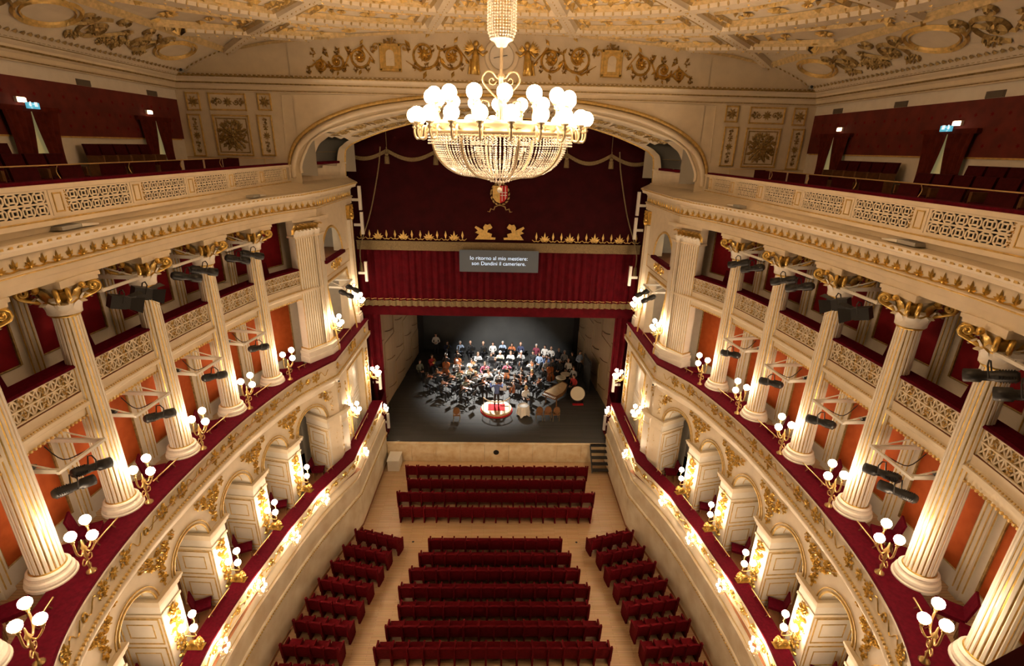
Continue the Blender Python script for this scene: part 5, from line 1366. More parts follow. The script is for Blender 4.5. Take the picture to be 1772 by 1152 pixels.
# flat white flood lamps lying on the cornice ledge
for s in (-1,1):
    for k,Y in enumerate((16.3,9.9)):
        x = R_ENT.at(R_ENT.lY(Y))[0]-.42
        t = thing('ledge_floodlight','flat grey floodlight lying on the cornice ledge on the %s, %s' % (SIDE[s],('far one','near one')[k]),'lamp',(s*x,Y,15.07),0,'ledge floodlights')
        MB().box((0,-.25,.05),(.22,.45,.07)).build('housing','grey_metal',t); MB().hexa([(-.12,-.02,.02),(.12,-.02,.02),(.12,.4,.01),(-.12,.4,.01),(-.12,-.02,.08),(.12,-.02,.08),(.12,.4,.04),(-.12,.4,.04)]).build('reflector','white_paint',t)

# ================================================================== STALLS SEATS
def seat_set(w):
    bkm = MB().hexa([(-w/2+.02,-.06,.30),(w/2-.02,-.06,.30),(w/2-.02,.02,.30),(-w/2+.02,.02,.30),(-w/2+.03,-.16,.86),(w/2-.03,-.16,.86),(w/2-.03,-.09,.86),(-w/2+.03,-.09,.86)])
    N = 8; vs = []
    for k in range(N+1):
        t = k/N; x = -w/2+.03+(w-.06)*t; z = .86+.055*sin(pi*t); vs += [(x,-.16,z),(x,-.09,z)]
    o = len(bkm.v); bkm.add(vs,[(2*k,2*k+1,2*k+3,2*k+2) for k in range(N)]+[(2*k,2*k+2,0+2*k+2,2*k) for k in range(0)])
    for k in range(N):
        t0,t1 = k/N,(k+1)/N; x0 = -w/2+.03+(w-.06)*t0; x1 = -w/2+.03+(w-.06)*t1
        for y in (-.16,-.09): bkm.quad((x0,y,.86),(x1,y,.86),(x1,y,.86+.055*sin(pi*t1)),(x0,y,.86+.055*sin(pi*t0)))
    back = bkm.mesh('backrest','seat_velvet')
    cu = MB().box((0,.22,.42),(w-.06,.46,.11)).box((0,.22,.34),(w-.10,.40,.06)).mesh('cushion','seat_velvet')
    arm = MB().box((0,.12,.32),(.055,.5,.58)).box((0,.14,.63),(.06,.46,.05)).hexa([(-.032,-.16,.30),(.032,-.16,.30),(.032,-.04,.30),(-.032,-.04,.30),(-.032,-.22,1.0),(.032,-.22,1.0),(.032,-.13,1.0),(-.032,-.13,1.0)]).box((0,.1,.02),(.07,.4,.04)).mesh('arm_post','seat_velvet')
    return back,cu,arm
SETS = {}
def stalls_row(p0,p1,n,rowlabel,grp):
    """n seats between two row-end points, facing the stage"""
    p0,p1 = Vector(p0),Vector(p1); d = (p1-p0); w = d.length/n; key = round(w,2)
    if key not in SETS: SETS[key] = seat_set(key)
    back,cu,arm = SETS[key]; rz = atan2(d.y,d.x); u = d/n
    for i in range(n):
        c = p0+u*(i+.5)
        t = thing('theatre_seat','red stalls seat, %s from left, %s' % (ORD[i+1],rowlabel),'seat',(c.x,c.y+.16,0),rz,grp)
        link('backrest',back,t); link('cushion',cu,t); link('arm_post',arm,t,loc=(-w/2,0,0))
        if i == n-1: link('arm_post',arm,t,loc=(w/2,0,0))
for k,(x0,x1,y,n) in enumerate(((-4.73,4.83,22.32,17),(-4.45,4.53,21.2,16),(-4.77,4.81,20.18,17),(-4.46,4.5,19.09,16))):
    stalls_row((x0,y),(x1,y),n,'%s row from the stage' % ORD[k+1],'front block stalls seats')
for k,(h,n) in enumerate(((2.84,11),(3.12,12),(3.37,13),(3.63,14),(3.49,13),(3.77,14),(3.98,15))):
    y = 17.07-.826*k; stalls_row((-h+.01,y),(h+.02,y),n,'%s row of the centre block' % ORD[k+1],'centre block stalls seats')
LB = [((-6.19,17.62),(-4.15,17.04)),((-6.45,16.69),(-4.45,16.25)),((-6.68,15.84),(-4.62,15.41)),((-6.88,14.96),(-4.82,14.58)),((-7.05,14.07),(-4.96,13.75)),((-7.17,13.17),(-5.08,12.92)),((-7.26,12.25),(-5.18,12.1)),((-7.3,11.35),(-5.25,11.28))]
for k,(a,b) in enumerate(LB):
    a = (a[0]+.16,a[1]); 
    stalls_row(a,b,4,'%s row of the left side block' % ORD[k+1],'left block stalls seats')
    stalls_row((-b[0],b[1]),(-a[0],a[1]),4,'%s row of the right side block' % ORD[k+1],'right block stalls seats')

# ================================================================== BOX CHAIRS
cb_ = MB().hexa([(.20,-.2,.46),(.24,-.2,.46),(.24,.2,.46),(.20,.2,.46),(.28,-.2,.95),(.32,-.2,.95),(.32,.2,.95),(.28,.2,.95)]).mesh('backrest','velvet')
cs_ = MB().box((0,0,.45),(.44,.42,.09)).mesh('seat','velvet'); cl = MB().box((0,0,0.2),(.035,.035,.42)).mesh('leg','chair_wood')
def box_chair(s,p,rz,label,grp):
    t = thing('box_chair',label,'chair',p,rz,grp); link('backrest',cb_,t); link('seat',cs_,t)
    for a in (-.18,.18):
        for b in (-.17,.17): link('leg',cl,t,loc=(a,b,0))
for s in (-1,1):
    for k in range(6):
        la,lb = ([.55]+lcol)[k],lcol[k] if k < 6 else 0
        for q,(f_,off,rz) in enumerate(((.32,-.05,-.5),(.62,.15,-.4),(.8,.75,-.3))):
            l = la+(lb-la)*f_; x,y,nx,ny = R_COL.at(l); off2 = off
            box_chair(s,(s*(x+nx*off2),y+ny*off2,3.0),atan2(ny,s*nx)+s*rz,'red velvet chair in the %s first tier box on the %s, %s' % (ORD[k+1],SIDE[s],('stage side','middle','at the back')[q]),'first tier box chairs')
    for k in range(6):
        la,lb = ([.55]+lcol)[k],lcol[k]
        for q,(f_,off) in enumerate(((.42,.12),(.72,.2))):
            l = la+(lb-la)*f_; x,y,nx,ny = R_COL.at(l)
            box_chair(s,(s*(x+nx*off),y+ny*off,8.0),atan2(ny,s*nx)-s*.5,'red velvet chair in the %s second tier bay on the %s, %s' % (ORD[k+1],SIDE[s],('stage end','house end')[q]),'second tier chairs')
        l = la+(lb-la)*.55; x,y,nx,ny = R_COL.at(l)
        box_chair(s,(s*(x+nx*.32),y+ny*.32,11.6),atan2(ny,s*nx)-s*.4,'red velvet chair in the %s third tier bay on the %s' % (ORD[k+1],SIDE[s]),'third tier chairs')

# ================================================================== BITS BY THE STAGE
t = thing('white_plinth','white box standing in the stalls corner by the left stage wall','box',(-5.6,23.6,0)); MB().box((0,0,.3),(.62,.9,.6)).build('body','white_paint',t); MB().box((0,0,.63),(.66,.94,.06)).build('lid','white_paint',t)
t = thing('stage_steps','black metal steps up to the stage at the right','steps',(5.7,23.6,0))
for i in range(5): MB().box((0,-.52+.24*i,.24*(i+1)-.02),(.92,.26,.04)).build('tread','black_iron',t)
for d in (-.46,.46): MB().beam((d,-.62,.1),(d,.5,1.18),.05,.12).build('stringer','black_iron',t)

# velvet topped parapet of the gallery right in front of the viewer (only its corner shows)
t = thing('gallery_front_rail','dark velvet covered rail of the near gallery in the bottom right corner','rail')
A,B = Vector((.87,.58)),Vector((.98,.62)); d = (B-A).normalized(); n = Vector((d.y,-d.x)); P0 = A-d*2.6; P1 = B+d*2.4
p = [P0,P1,P1+n*.3,P0+n*.3]
MB().hexa([*[(q.x,q.y,15.82) for q in p],*[(q.x,q.y,15.9) for q in p]]).build('velvet_top','dark_velvet',t)
p = [P0+n*.04,P1+n*.04,P1+n*.22,P0+n*.22]; MB().hexa([*[(q.x,q.y,15.2) for q in p],*[(q.x,q.y,15.82) for q in p]]).build('parapet','cream',t)
# ================================================================== PEOPLE
ZS = 1.2
def skin_body(joints, edges, root):
    """joints: name -> (pos, radius); returns vertices, faces of one continuous surface"""
    names = list(joints); idx = {n:i for i,n in enumerate(names)}
    me = bpy.data.meshes.new('skeleton'); me.from_pydata([joints[n][0] for n in names],[(idx[a],idx[b]) for a,b in edges],[])
    o = bpy.data.objects.new('skeleton',me); COL.objects.link(o)
    md = o.modifiers.new('skin','SKIN'); md.branch_smoothing = .6
    if not me.skin_vertices: 
        bpy.context.view_layer.objects.active = o
    sv = me.skin_vertices[0].data if me.skin_vertices else me.attributes
    for n in names:
        r = joints[n][1]; sv[idx[n]].radius = (r,r) if not isinstance(r,tuple) else r
    sv[idx[root]].use_root = True
    o.modifiers.new('sub','SUBSURF').levels = 1
    dg = bpy.context.evaluated_depsgraph_get(); ev = o.evaluated_get(dg); m2 = ev.to_mesh()
    vs = [tuple(v.co) for v in m2.vertices]; fs = [tuple(p.vertices) for p in m2.polygons]
    ev.to_mesh_clear(); bpy.data.objects.remove(o); bpy.data.meshes.remove(me)
    return vs,fs
def seg_d(p,a,b):
    a,b = Vector(a),Vector(b); d = b-a; t = max(0,min(1,(p-a).dot(d)/max(d.length_squared,1e-9))); return (p-(a+d*t)).length
def hand(mb, w, el, curl, mi, thumb):
    """palm and five bent tapering fingers continuing the forearm"""
    w,el = Vector(w),Vector(el); d = (w-el).normalized(); up = Vector(curl).normalized(); sd = d.cross(up).normalized(); up = sd.cross(d)
    def taper(a,b,r0,r1):
        x = (b-a).normalized().orthogonal().normalized(); y = (b-a).normalized().cross(x); v = []
        for p,r in ((a,r0),(b,r1)): v += [tuple(p+(x*cos(q)+y*sin(q))*r) for q in (0,pi/2,pi,3*pi/2)]
        mb.add(v,[(0,1,5,4),(1,2,6,5),(2,3,7,6),(3,0,4,7),(4,5,6,7),(3,2,1,0)],mi)
    p = [w-sd*.03-up*.014,w+sd*.03-up*.014,w+sd*.03+up*.014,w-sd*.03+up*.014]; e = d*.085
    mb.hexa([*p,*[q+e+(sd*.008*(-1 if i in (0,3) else 1)) for i,q in enumerate(p)]],mi)
    for k,L in enumerate((.062,.072,.068,.052)):
        b = w+e+sd*(-.03+.02*k); m = b+d*L*.55+up*L*.15; t = m+d*L*.25+up*L*.55; taper(b,m,.011,.010); taper(m,t,.010,.007)
    b = w+d*.025+sd*thumb*.032; m = b+sd*thumb*.03+d*.025+up*.01; taper(b,m,.013,.011); taper(m,m+d*.03+up*.015,.011,.008)
def person_mesh(name, arms, standing=False, lean=0.0, female=False):
    """arms: ((elbow,wrist) left, right) in local coordinates, facing -y"""
    J = {}
    if standing:
        zp = .96; J.update(pelvis=((0,.0,zp),.145),spine=((0,.0,zp+.2),.13),chest=((0,-.01,zp+.40),.155),neck=((0,-.01,zp+.58),.06),
          hipL=((.09,0,zp-.06),.105),hipR=((-.09,0,zp-.06),.105),kneeL=((.11,-.02,.50),.072),kneeR=((-.11,-.02,.50),.072),ankL=((.12,.03,.09),.048),ankR=((-.12,.03,.09),.048),toeL=((.13,-.14,.045),.042),toeR=((-.13,-.14,.045),.042))
        hz = zp+.74
    else:
        zp = .54; J.update(pelvis=((0,.06,zp),.15),spine=((0,.06-lean*.3,zp+.2),.135),chest=((0,.03-lean,zp+.42),.16),neck=((0,.0-lean,zp+.60),.06),
          hipL=((.10,0,zp-.02),.11),hipR=((-.10,0,zp-.02),.11),kneeL=((.15,-.42,zp-.02),.078),kneeR=((-.15,-.42,zp-.02),.078),ankL=((.15,-.40,.09),.05),ankR=((-.15,-.40,.09),.05),toeL=((.16,-.56,.045),.042),toeR=((-.16,-.56,.045),.042))
        hz = zp+.76
    cz = J['chest'][0][2]; cy = J['chest'][0][1]
    J['shL'] = ((.185,cy,cz+.09),.078); J['shR'] = ((-.185,cy,cz+.09),.078)
    (eL,wL),(eR,wR) = arms
    J['elL'] = (eL,.052); J['elR'] = (eR,.052); J['wrL'] = (wL,.036); J['wrR'] = (wR,.036)
    E = [('pelvis','spine'),('spine','chest'),('chest','neck'),('pelvis','hipL'),('pelvis','hipR'),('hipL','kneeL'),('hipR','kneeR'),('kneeL','ankL'),('kneeR','ankR'),('ankL','toeL'),('ankR','toeR'),('chest','shL'),('chest','shR'),('shL','elL'),('shR','elR'),('elL','wrL'),('elR','wrR')]
    vs,fs = skin_body(J,E,'pelvis')
    mb = MB(); mb.v = vs; mb.f = fs; mi = []
    B = [('pelvis','spine',0),('spine','chest',0),('chest','neck',0),('shL','elL',0),('shR','elR',0),('elL','wrL',0),('elR','wrR',0),('chest','shL',0),('chest','shR',0),('hipL','kneeL',2),('hipR','kneeR',2),('kneeL','ankL',2),('kneeR','ankR',2),('ankL','toeL',3),('ankR','toeR',3),('pelvis','hipL',2),('pelvis','hipR',2)]
    nz = J['neck'][0][2]
    for f in fs:
        c = sum((Vector(vs[i]) for i in f),Vector())/len(f)
        k = min(B,key=lambda b: seg_d(c,J[b[0]][0],J[b[1]][0]))[2]
        if k in (0,2) and abs(c.x) < .22 and abs(c.z-zp) < .2: k = 0 if c.z > zp-(.02 if standing else .03) and (standing or c.y > -.13) else 2
        if c.z > nz-.02 and abs(c.x) < .08: k = 1
        mi.append(k)
    mb.m = mi
    hx,hy = 0,J['neck'][0][1]-.03
    mb.tube([(0,J['neck'][0][1],nz-.02),(0,hy,hz-.06)],[.058,.055],8,1)
    mb.ball((hx,hy,hz+.02),.10,14,10,1,(.86,1.0,1.22)); mb.ball((hx,hy-.03,hz-.055),.062,10,6,1,(1,1,.9))       # skull, jaw
    mb.add([(0,hy-.125,hz-.005),(-.018,hy-.09,hz-.01),(.018,hy-.09,hz-.01),(0,hy-.095,hz+.035),(0,hy-.095,hz-.02)],[(0,1,3),(0,3,2),(0,2,4),(0,4,1)],1)
    for d in (-1,1): mb.ball((d*.088,hy+.01,hz+.005),.026,6,4,1,(.4,.8,1.2)); mb.ball((d*.034,hy-.092,hz+.025),.011,6,4,3)
    mb.box((0,hy-.092,hz-.045),(.04,.012,.008),0,4)
    hand(mb,wL,eL,(0,-.2,-1) if not standing else (0,-1,.2),1,-1); hand(mb,wR,eR,(0,-.2,-1) if not standing else (0,-1,.2),1,1)
    me = mb.mesh(name,['cloth','skin','trousers','shoe','red_panel'],True)
    return me,(hx,hy,hz)
POSES = {
 'violin': person_mesh('body',(((.26,-.20,.93),(.24,-.46,1.10)),((-.33,-.14,.90),(-.12,-.40,1.08)))),
 'cello':  person_mesh('body',(((.30,-.12,.95),(.12,-.30,1.10)),((-.33,-.14,.82),(-.24,-.42,.72))),lean=.04),
 'wind':   person_mesh('body',(((.27,-.12,.84),(.05,-.34,.95)),((-.27,-.12,.82),(-.05,-.30,.84)))),
 'rest':   person_mesh('body',(((.26,.0,.78),(.10,-.26,.64)),((-.26,.0,.78),(-.10,-.26,.64)))),
 'stand':  person_mesh('body',(((.30,.0,1.10),(.08,-.20,1.12)),((-.30,.0,1.10),(-.08,-.20,1.06))),True),
 'bass':   person_mesh('body',(((.30,-.14,1.42),(.20,-.32,1.62)),((-.30,-.12,1.10),(-.02,-.38,.98))),True),
 'conduct':person_mesh('body',(((.36,-.18,1.22),(.40,-.46,1.40)),((-.36,-.18,1.22),(-.34,-.48,1.34))),True),
}
def hair_mesh(long_):
    mb = MB(); N,M = 14,7; vs = []
    for j in range(M+1):
        t = j/M*(.62 if not long_ else .66)*pi
        for i in range(N):
            a = 2*pi*i/N; front = max(0,-sin(a)); tt = t*(1-.42*front); r = .112
            z = r*1.22*cos(tt); q = r*sin(tt)
            vs.append((q*cos(a)*.9,q*sin(a)*1.04+.008,z+.02-(.22*(j/M)**3*(1-front) if long_ else 0)))
    mb.add(vs,[(j*N+i,j*N+(i+1)%N,(j+1)*N+(i+1)%N,(j+1)*N+i) for j in range(M) for i in range(N)]); return mb.mesh('hair','hair',True)
HAIR = {False:hair_mesh(False),True:hair_mesh(True)}
HC = {'dark':(.03,.02,.015,1),'brown':(.10,.055,.03,1),'grey':(.42,.40,.38,1),'white':(.75,.73,.70,1),'blond':(.52,.34,.14,1),'bald':(.55,.33,.23,1)}
def person(pose,x,y,z,rz,col,hair,label,long_=False,grp='orchestra musicians'):
    me,h = POSES[pose]
    t = thing('person',label,'person',(x,y,z),rz,grp)
    b = link('body',me,t); b.color = (*col,1)
    if hair != 'bald':
        hr = link('hair',HAIR[long_],t,loc=h); hr.color = HC[hair]
    return t
# ------------------------------------------------------------------ instruments (built once, copied)
def fiddle(sc):
    out = [(0,-.18),(.09,-.15),(.105,-.08),(.065,0),(.085,.08),(.075,.15),(0,.175),(-.075,.15),(-.085,.08),(-.065,0),(-.105,-.08),(-.09,-.15)]
    mb = MB(); n = len(out); P = catmull(out+[out[0]],3)[:-1]; n = len(P)
    mb.add([(x*sc,y*sc,-.02*sc) for x,y in P]+[(x*sc,y*sc,.02*sc) for x,y in P]+[(0,0,.035*sc),(0,0,-.03*sc)],[(i,(i+1)%n,n+(i+1)%n,n+i) for i in range(n)]+[(n+i,n+(i+1)%n,2*n) for i in range(n)]+[((i+1)%n,i,2*n+1) for i in range(n)])
    nk = MB().box((0,.29*sc,.03*sc),(.024*sc,.26*sc,.016*sc)).box((0,.43*sc,.02*sc),(.03*sc,.06*sc,.03*sc)).box((0,-.11*sc,.04*sc),(.03*sc,.12*sc,.008*sc)).box((0,.03*sc,.045*sc),(.05*sc,.006*sc,.03*sc))
    st_ = MB()
    for d in (-.008,0,.008): st_.beam((d*sc,-.1*sc,.055*sc),(d*sc,.42*sc,.045*sc),.002*sc,.002*sc)
    return [('body',mb.mesh('body','violin_wood',False)),('neck',nk.mesh('neck','black')),('strings',st_.mesh('strings','silver'))]
VIOLIN = fiddle(1.0); CELLO = fiddle(2.15); BASS = fiddle(3.1)
BOW = MB().beam((0,-.36,0),(0,.36,.0),.012,.012).beam((0,-.34,-.022),(0,.34,-.012),.008,.003).mesh('bow','chair_wood')
PIN = MB().tube([(0,-.38,0),(0,-.62,0)],.008,5).mesh('endpin','silver')
def place(nm,parts,label,cat,loc,M,grp):
    t = thing(nm,label,cat,(0,0,0),0,grp); t.matrix_world = M
    for n_,me in parts: link(n_,me,t)
    return t
def frame(o,ydir,zdir):
    y = Vector(ydir).normalized(); z = Vector(zdir); z = (z-y*z.dot(y)).normalized(); x = y.cross(z)
    return Matrix(((x.x,y.x,z.x,o[0]),(x.y,y.y,z.y,o[1]),(x.z,y.z,z.z,o[2]),(0,0,0,1)))
def base(x,y,z,rz): return Matrix.Translation((x,y,z)) @ Matrix.Rotation(rz,4,'Z')
TUBE = {'clarinet':('black',.014,.6),'flute':('silver',.010,.62),'oboe':('black',.012,.55),'bassoon':('violin_wood',.03,1.15),'trumpet':('brass_horn',.012,.45),'trombone':('brass_horn',.012,.9),'horn':('brass_horn',.02,.5)}
WIND = {}
for k,(m,r,L) in TUBE.items():
    mb = MB().tube([(0,0,0),(0,-L*.9,0)],[r*.7,r],8)
    if k in ('trumpet','trombone','horn','clarinet','oboe'): mb.lathe([(r,0),(r*1.6,.06),(r*3.4 if m == 'brass_horn' else r*2,.14)],(0,-L*.9,0),12,axis=(0,-1,0))
    if k == 'horn':
        mb.tube([(0,-.25+.12*cos(a*.5),.12*sin(a*.5)) for a in range(14)],.015,6); mb.lathe([(.02,0),(.05,.08),(.14,.17)],(0,-.3,-.1),14,axis=(0,.3,-1))
    ky = MB()
    for i in range(5): ky.box((0,-L*(.25+.12*i),r*1.2),(.02,.014,.012))
    WIND[k] = [('tube',mb.mesh('tube',m,True)),('keys',ky.mesh('keys','silver'))]
def give(pose,inst,x,y,z,rz,who):
    B = base(x,y,z,rz)
    if inst == 'violin':
        M = B @ frame((.10,-.24,1.17),(.28,-.72,-.10),(-.2,0,1)); place('violin',VIOLIN,'violin of the '+who,'violin',0,M,'violins'); M = B @ frame((.03,-.30,1.26),(.75,-.3,.25),(0,0,1)); b = tag(link('violin_bow',BOW),'violin bow of the '+who,'bow','bows'); b.matrix_world = M
    elif inst == 'cello':
        M = B @ frame((.02,-.40,.62),(.04,.34,.92),(0,-1,.35)); place('cello',CELLO+[('endpin',PIN)],'cello of the '+who,'cello',0,M,'cellos'); b = tag(link('cello_bow',BOW),'cello bow of the '+who,'bow','bows'); b.matrix_world = B @ frame((-.1,-.52,.70),(1,.1,.05),(0,-1,0))
    elif inst == 'bass':
        M = B @ frame((.12,-.42,.78),(.02,.2,.98),(0,-1,.2)); place('double_bass',BASS+[('endpin',PIN)],'double bass held upright by '+who,'double bass',0,M,'double basses'); b = tag(link('bass_bow',BOW),'bass bow held by '+who,'bow','bows'); b.matrix_world = B @ frame((-.05,-.56,.92),(1,.1,.0),(0,-1,0))
    elif inst in WIND:
        fl = inst == 'flute'
        M = B @ frame((0.02,-.12,1.22),(.95,.25,.1) if fl else (0,.72,.55 if inst not in ('trumpet','trombone','horn') else .12),(0,-.3,1)); place(inst,WIND[inst],'%s of the %s' % (inst,who),inst,0,M,'wind instruments')
# chairs and stands
oc_b = MB().hexa([(-.2,.20,.62),(.2,.20,.62),(.2,.23,.62),(-.2,.23,.62),(-.19,.27,.92),(.19,.27,.92),(.19,.30,.92),(-.19,.30,.92)]).mesh('backrest','black')
oc_s = MB().box((0,.02,.43),(.42,.42,.05)).mesh('seat','black'); oc_l = [MB().tube([(x*.9,y,.42),(x,y*1.1,0)],.012,5).mesh('leg','black_iron') for x in (-.19,.19) for y in (-.16,.2)]
oc_f = MB().tube([(-.19,.2,.42),(-.19,.27,.9)],.012,5).tube([(.19,.2,.42),(.19,.27,.9)],.012,5).mesh('back_frame','black_iron')
def ochair(x,y,z,rz,label):
    t = thing('orchestra_chair',label,'chair',(x,y,z),rz,'orchestra chairs'); link('backrest',oc_b,t); link('seat',oc_s,t); link('back_frame',oc_f,t)
    for l in oc_l: link('leg',l,t)
ms_d = MB().hexa([(-.24,-.02,1.0),(.24,-.02,1.0),(.24,.0,1.0),(-.24,.0,1.0),(-.24,-.16,1.30),(.24,-.16,1.30),(.24,-.14,1.30),(-.24,-.14,1.30)]).box((0,.03,.99),(.46,.08,.015)).mesh('desk','black')
ms_p = MB().hexa([(-.21,.005,1.01),(.21,.005,1.01),(.21,.012,1.01),(-.21,.012,1.01),(-.21,-.125,1.28),(.21,-.125,1.28),(.21,-.118,1.28),(-.21,-.118,1.28)]).mesh('sheet_music','paper')
ms_l = MB().tube([(0,-.02,1.08),(0,-.02,.15)],.014,6).mesh('pole','black_iron'); ms_b = [MB().tube([(0,-.02,.2),(.26*cos(a),-.02+.26*sin(a),.01)],.011,5).mesh('foot','black_iron') for a in (pi/2,pi*7/6,pi*11/6)]
def stand(x,y,z,rz,label):
    t = thing('music_stand',label,'music stand',(x,y,z),rz,'music stands'); link('desk',ms_d,t); link('sheet_music',ms_p,t); link('pole',ms_l,t)
    for b in ms_b: link('foot',b,t)
WHT=(.72,.70,.66); BLK=(.02,.02,.022); NAV=(.04,.05,.11); LBL=(.35,.45,.62); GRY=(.30,.30,.30); MAR=(.20,.035,.06); BEI=(.55,.48,.34); RED=(.42,.03,.03); OLV=(.16,.17,.12); ORG=(.45,.14,.05); BLU=(.12,.18,.36)
CN = {WHT:'white',BLK:'black',NAV:'navy',LBL:'light blue',GRY:'grey',MAR:'maroon',BEI:'beige',RED:'red',OLV:'olive',ORG:'orange',BLU:'blue'}
# (x, y, pose, instrument, top, hair, long hair, where)
MUS = [
 (-3.95,36.1,'wind','horn',NAV,'dark',0),(-2.95,36.1,'wind','trumpet',LBL,'grey',0),(-2.17,36.2,'wind','trombone',BLK,'bald',0),(-1.17,36.1,'wind','trombone',BLK,'bald',0),(-.42,36.0,'rest',None,WHT,'dark',0),(.34,36.2,'wind','clarinet',LBL,'grey',0),(1.05,35.9,'wind','clarinet',ORG,'dark',1),(1.73,36.0,'rest',None,NAV,'bald',0),
 (2.93,35.7,'rest',None,MAR,'grey',0),(3.57,35.5,'rest',None,WHT,'dark',0),(4.03,35.2,'rest',None,WHT,'bald',0),(4.57,34.9,'rest',None,BLK,'bald',0),(4.96,34.5,'rest',None,GRY,'grey',0),(5.5,34.2,'rest',None,BLK,'dark',0),
 (-1.48,33.9,'wind','flute',GRY,'brown',1),(-.51,33.9,'wind','flute',BLK,'dark',1),(.15,34.2,'wind','oboe',BEI,'white',0),(.93,34.2,'wind','oboe',WHT,'brown',0),(1.71,34.3,'wind','bassoon',GRY,'grey',0),(2.59,34.3,'rest',None,BLK,'dark',0),(3.05,34.0,'rest',None,LBL,'brown',0),(3.56,33.6,'rest',None,BLU,'dark',0),(3.94,33.0,'rest',None,BLK,'dark',0),(4.42,32.8,'rest',None,BLK,'grey',0),(5.05,32.9,'rest',None,WHT,'bald',0),
 (-4.78,33.4,'wind','horn',RED,'dark',0),(-5.5,32.4,'rest',None,OLV,'dark',0),
 (-.92,32.2,'cello','cello',MAR,'brown',0),(.66,32.3,'cello','cello',MAR,'grey',0),(-2.61,31.1,'violin','violin',OLV,'brown',0),(-1.95,31.5,'violin','violin',BEI,'blond',0),(-1.49,30.6,'violin','violin',GRY,'blond',1),(-.67,31.0,'violin','violin',WHT,'brown',1),(.1,30.8,'cello','cello',GRY,'grey',0),(-3.19,30.3,'violin','violin',BLK,'dark',0),(-4.11,30.9,'violin','violin',BLK,'brown',1),(-4.69,30.3,'violin','violin',BLK,'dark',1),(-3.6,29.3,'violin','violin',BLK,'dark',0),(-2.1,29.7,'violin','violin',OLV,'brown',1),(-2.3,28.6,'violin','violin',BLK,'dark',1),
 (1.64,31.4,'cello','cello',BLK,'dark',0),(2.33,31.0,'violin','violin',BLK,'blond',1),(1.14,30.2,'cello','cello',BLK,'brown',0),(1.9,29.9,'violin','violin',BLK,'dark',1),(2.75,29.8,'violin','violin',BLK,'dark',0),(1.79,28.5,'rest',None,WHT,'blond',1),(5.1,30.3,'rest',None,RED,'dark',0),(5.25,31.6,'rest',None,GRY,'brown',0),
 (-1.0,29.6,'violin','violin',BLK,'dark',0),(-2.9,32.5,'violin','violin',GRY,'white',0),(-1.9,32.7,'violin','violin',WHT,'dark',1),(2.4,32.6,'violin','violin',GRY,'dark',0),(-.2,33.0,'rest',None,BLK,'brown',1),(3.1,31.4,'rest',None,BLK,'dark',0)]
PY = 28.0
byk = {}
for i,(x,y,po,ins,col,hr,lg) in enumerate(MUS):
    if abs(x-1.79) < .01: rz = .5
    else: rz = atan2(x-(-.1),(y-PY))*-.8
    rowd = 'back row' if y > 34.4 else ('wind rows' if y > 32.85 else ('middle rows' if y > 30.85 else 'front desks'))
    sidew = 'far left' if x < -3.4 else 'left' if x < -1.2 else 'centre' if x < 1.3 else 'right' if x < 3.4 else 'far right'
    key = (rowd,sidew); byk[key] = byk.get(key,0)+1
    MUS[i] = (*MUS[i],rz,rowd,sidew)
PT = {'wind':'playing','rest':'with hands in the lap','violin':'playing','cello':'playing'}
seen = {}
for (x,y,po,ins,col,hr,lg,rz,rowd,sidew) in MUS:
    who_ = 'musician in %s, %s hair' % (CN[col],hr) if hr != 'bald' else 'bald musician in %s' % CN[col]
    if lg: who_ = 'long haired musician in %s' % CN[col]
    at = '%s, %s' % (rowd,sidew)
    n = seen.get((who_,at),0); seen[(who_,at)] = n+1
    if n: at += ', %s such' % ORD[n+1]
    person(po,x,y,ZS,rz,col,hr,'seated %s%s, %s' % (who_,' with '+ins if ins else '',at),bool(lg))
    give(po,ins,x,y,ZS,rz,who_+', '+at)
    ochair(x,y,ZS,rz,'black chair of the %s, %s' % (who_,at))
    if ins and ins != 'bass' :
        d = Vector((sin(rz),-cos(rz)))
        q = (x+d.x*.95,y+d.y*.95)
        if hypot(q[0]+.1,q[1]-PY) > 1.25: stand(q[0],q[1],ZS,rz,'music stand of the %s, %s' % (who_,at))
# standing people
for (x,y,po,ins,col,hr,lb,rz) in ((-3.66,32.7,'bass','bass',BLK,'white','white haired musician in black standing with a double bass, left',-.3),(3.34,32.0,'bass','bass',GRY,'dark','musician in grey standing with a double bass, right',.5),(-2.9,33.4,'bass','bass',BLK,'dark','musician in black standing with a double bass beside the first',-.3),(-4.88,36.7,'stand',None,WHT,'dark','person in a white shirt standing by the backdrop at far left',0),(5.91,33.5,'stand',None,LBL,'dark','person in a pale blue shirt standing by the right panels',.6)):
    person(po,x,y,ZS,rz,col,hr,lb,False,'standing people on stage'); give(po,ins,x,y,ZS,rz,lb.replace(' with a double bass',''))
# ------------------------------------------------------------------ conductor and podium
pd = thing('conductor_podium','round wooden podium with a red carpet and a brass guard rail','podium',(-.05,27.85,ZS))
MB().lathe([(0,.22),(.93,.22),(.95,.20),(.95,.02),(.93,0),(0,0)],n=40).build('platform','light_wood',pd); MB().lathe([(.96,.10),(1.0,.09),(1.0,.0),(.96,0)],n=40).build('skirting','red_carpet',pd)
MB().box((.0,.0,.228),(1.05,.85,.016)).build('carpet','red_carpet',pd,label='red carpet')
MB().tube([(.85*cos(a),.85*sin(a),1.05) for a in [pi+.35+(pi-.7)*i/16 for i in range(17)]],.035,8).build('rail','light_wood',pd,True,label='curved padded guard rail')
for a in (pi+.35,pi+1.1,2*pi-1.1,2*pi-.35): MB().tube([(.85*cos(a),.85*sin(a),.22),(.85*cos(a),.85*sin(a),1.05)],.014,6).build('post','brass',pd)
person('conduct',-.05,27.95,ZS+.236,pi,(.09,.14,.36),'dark','conductor in a blue shirt standing on the podium, back to the hall',False,'standing people on stage')
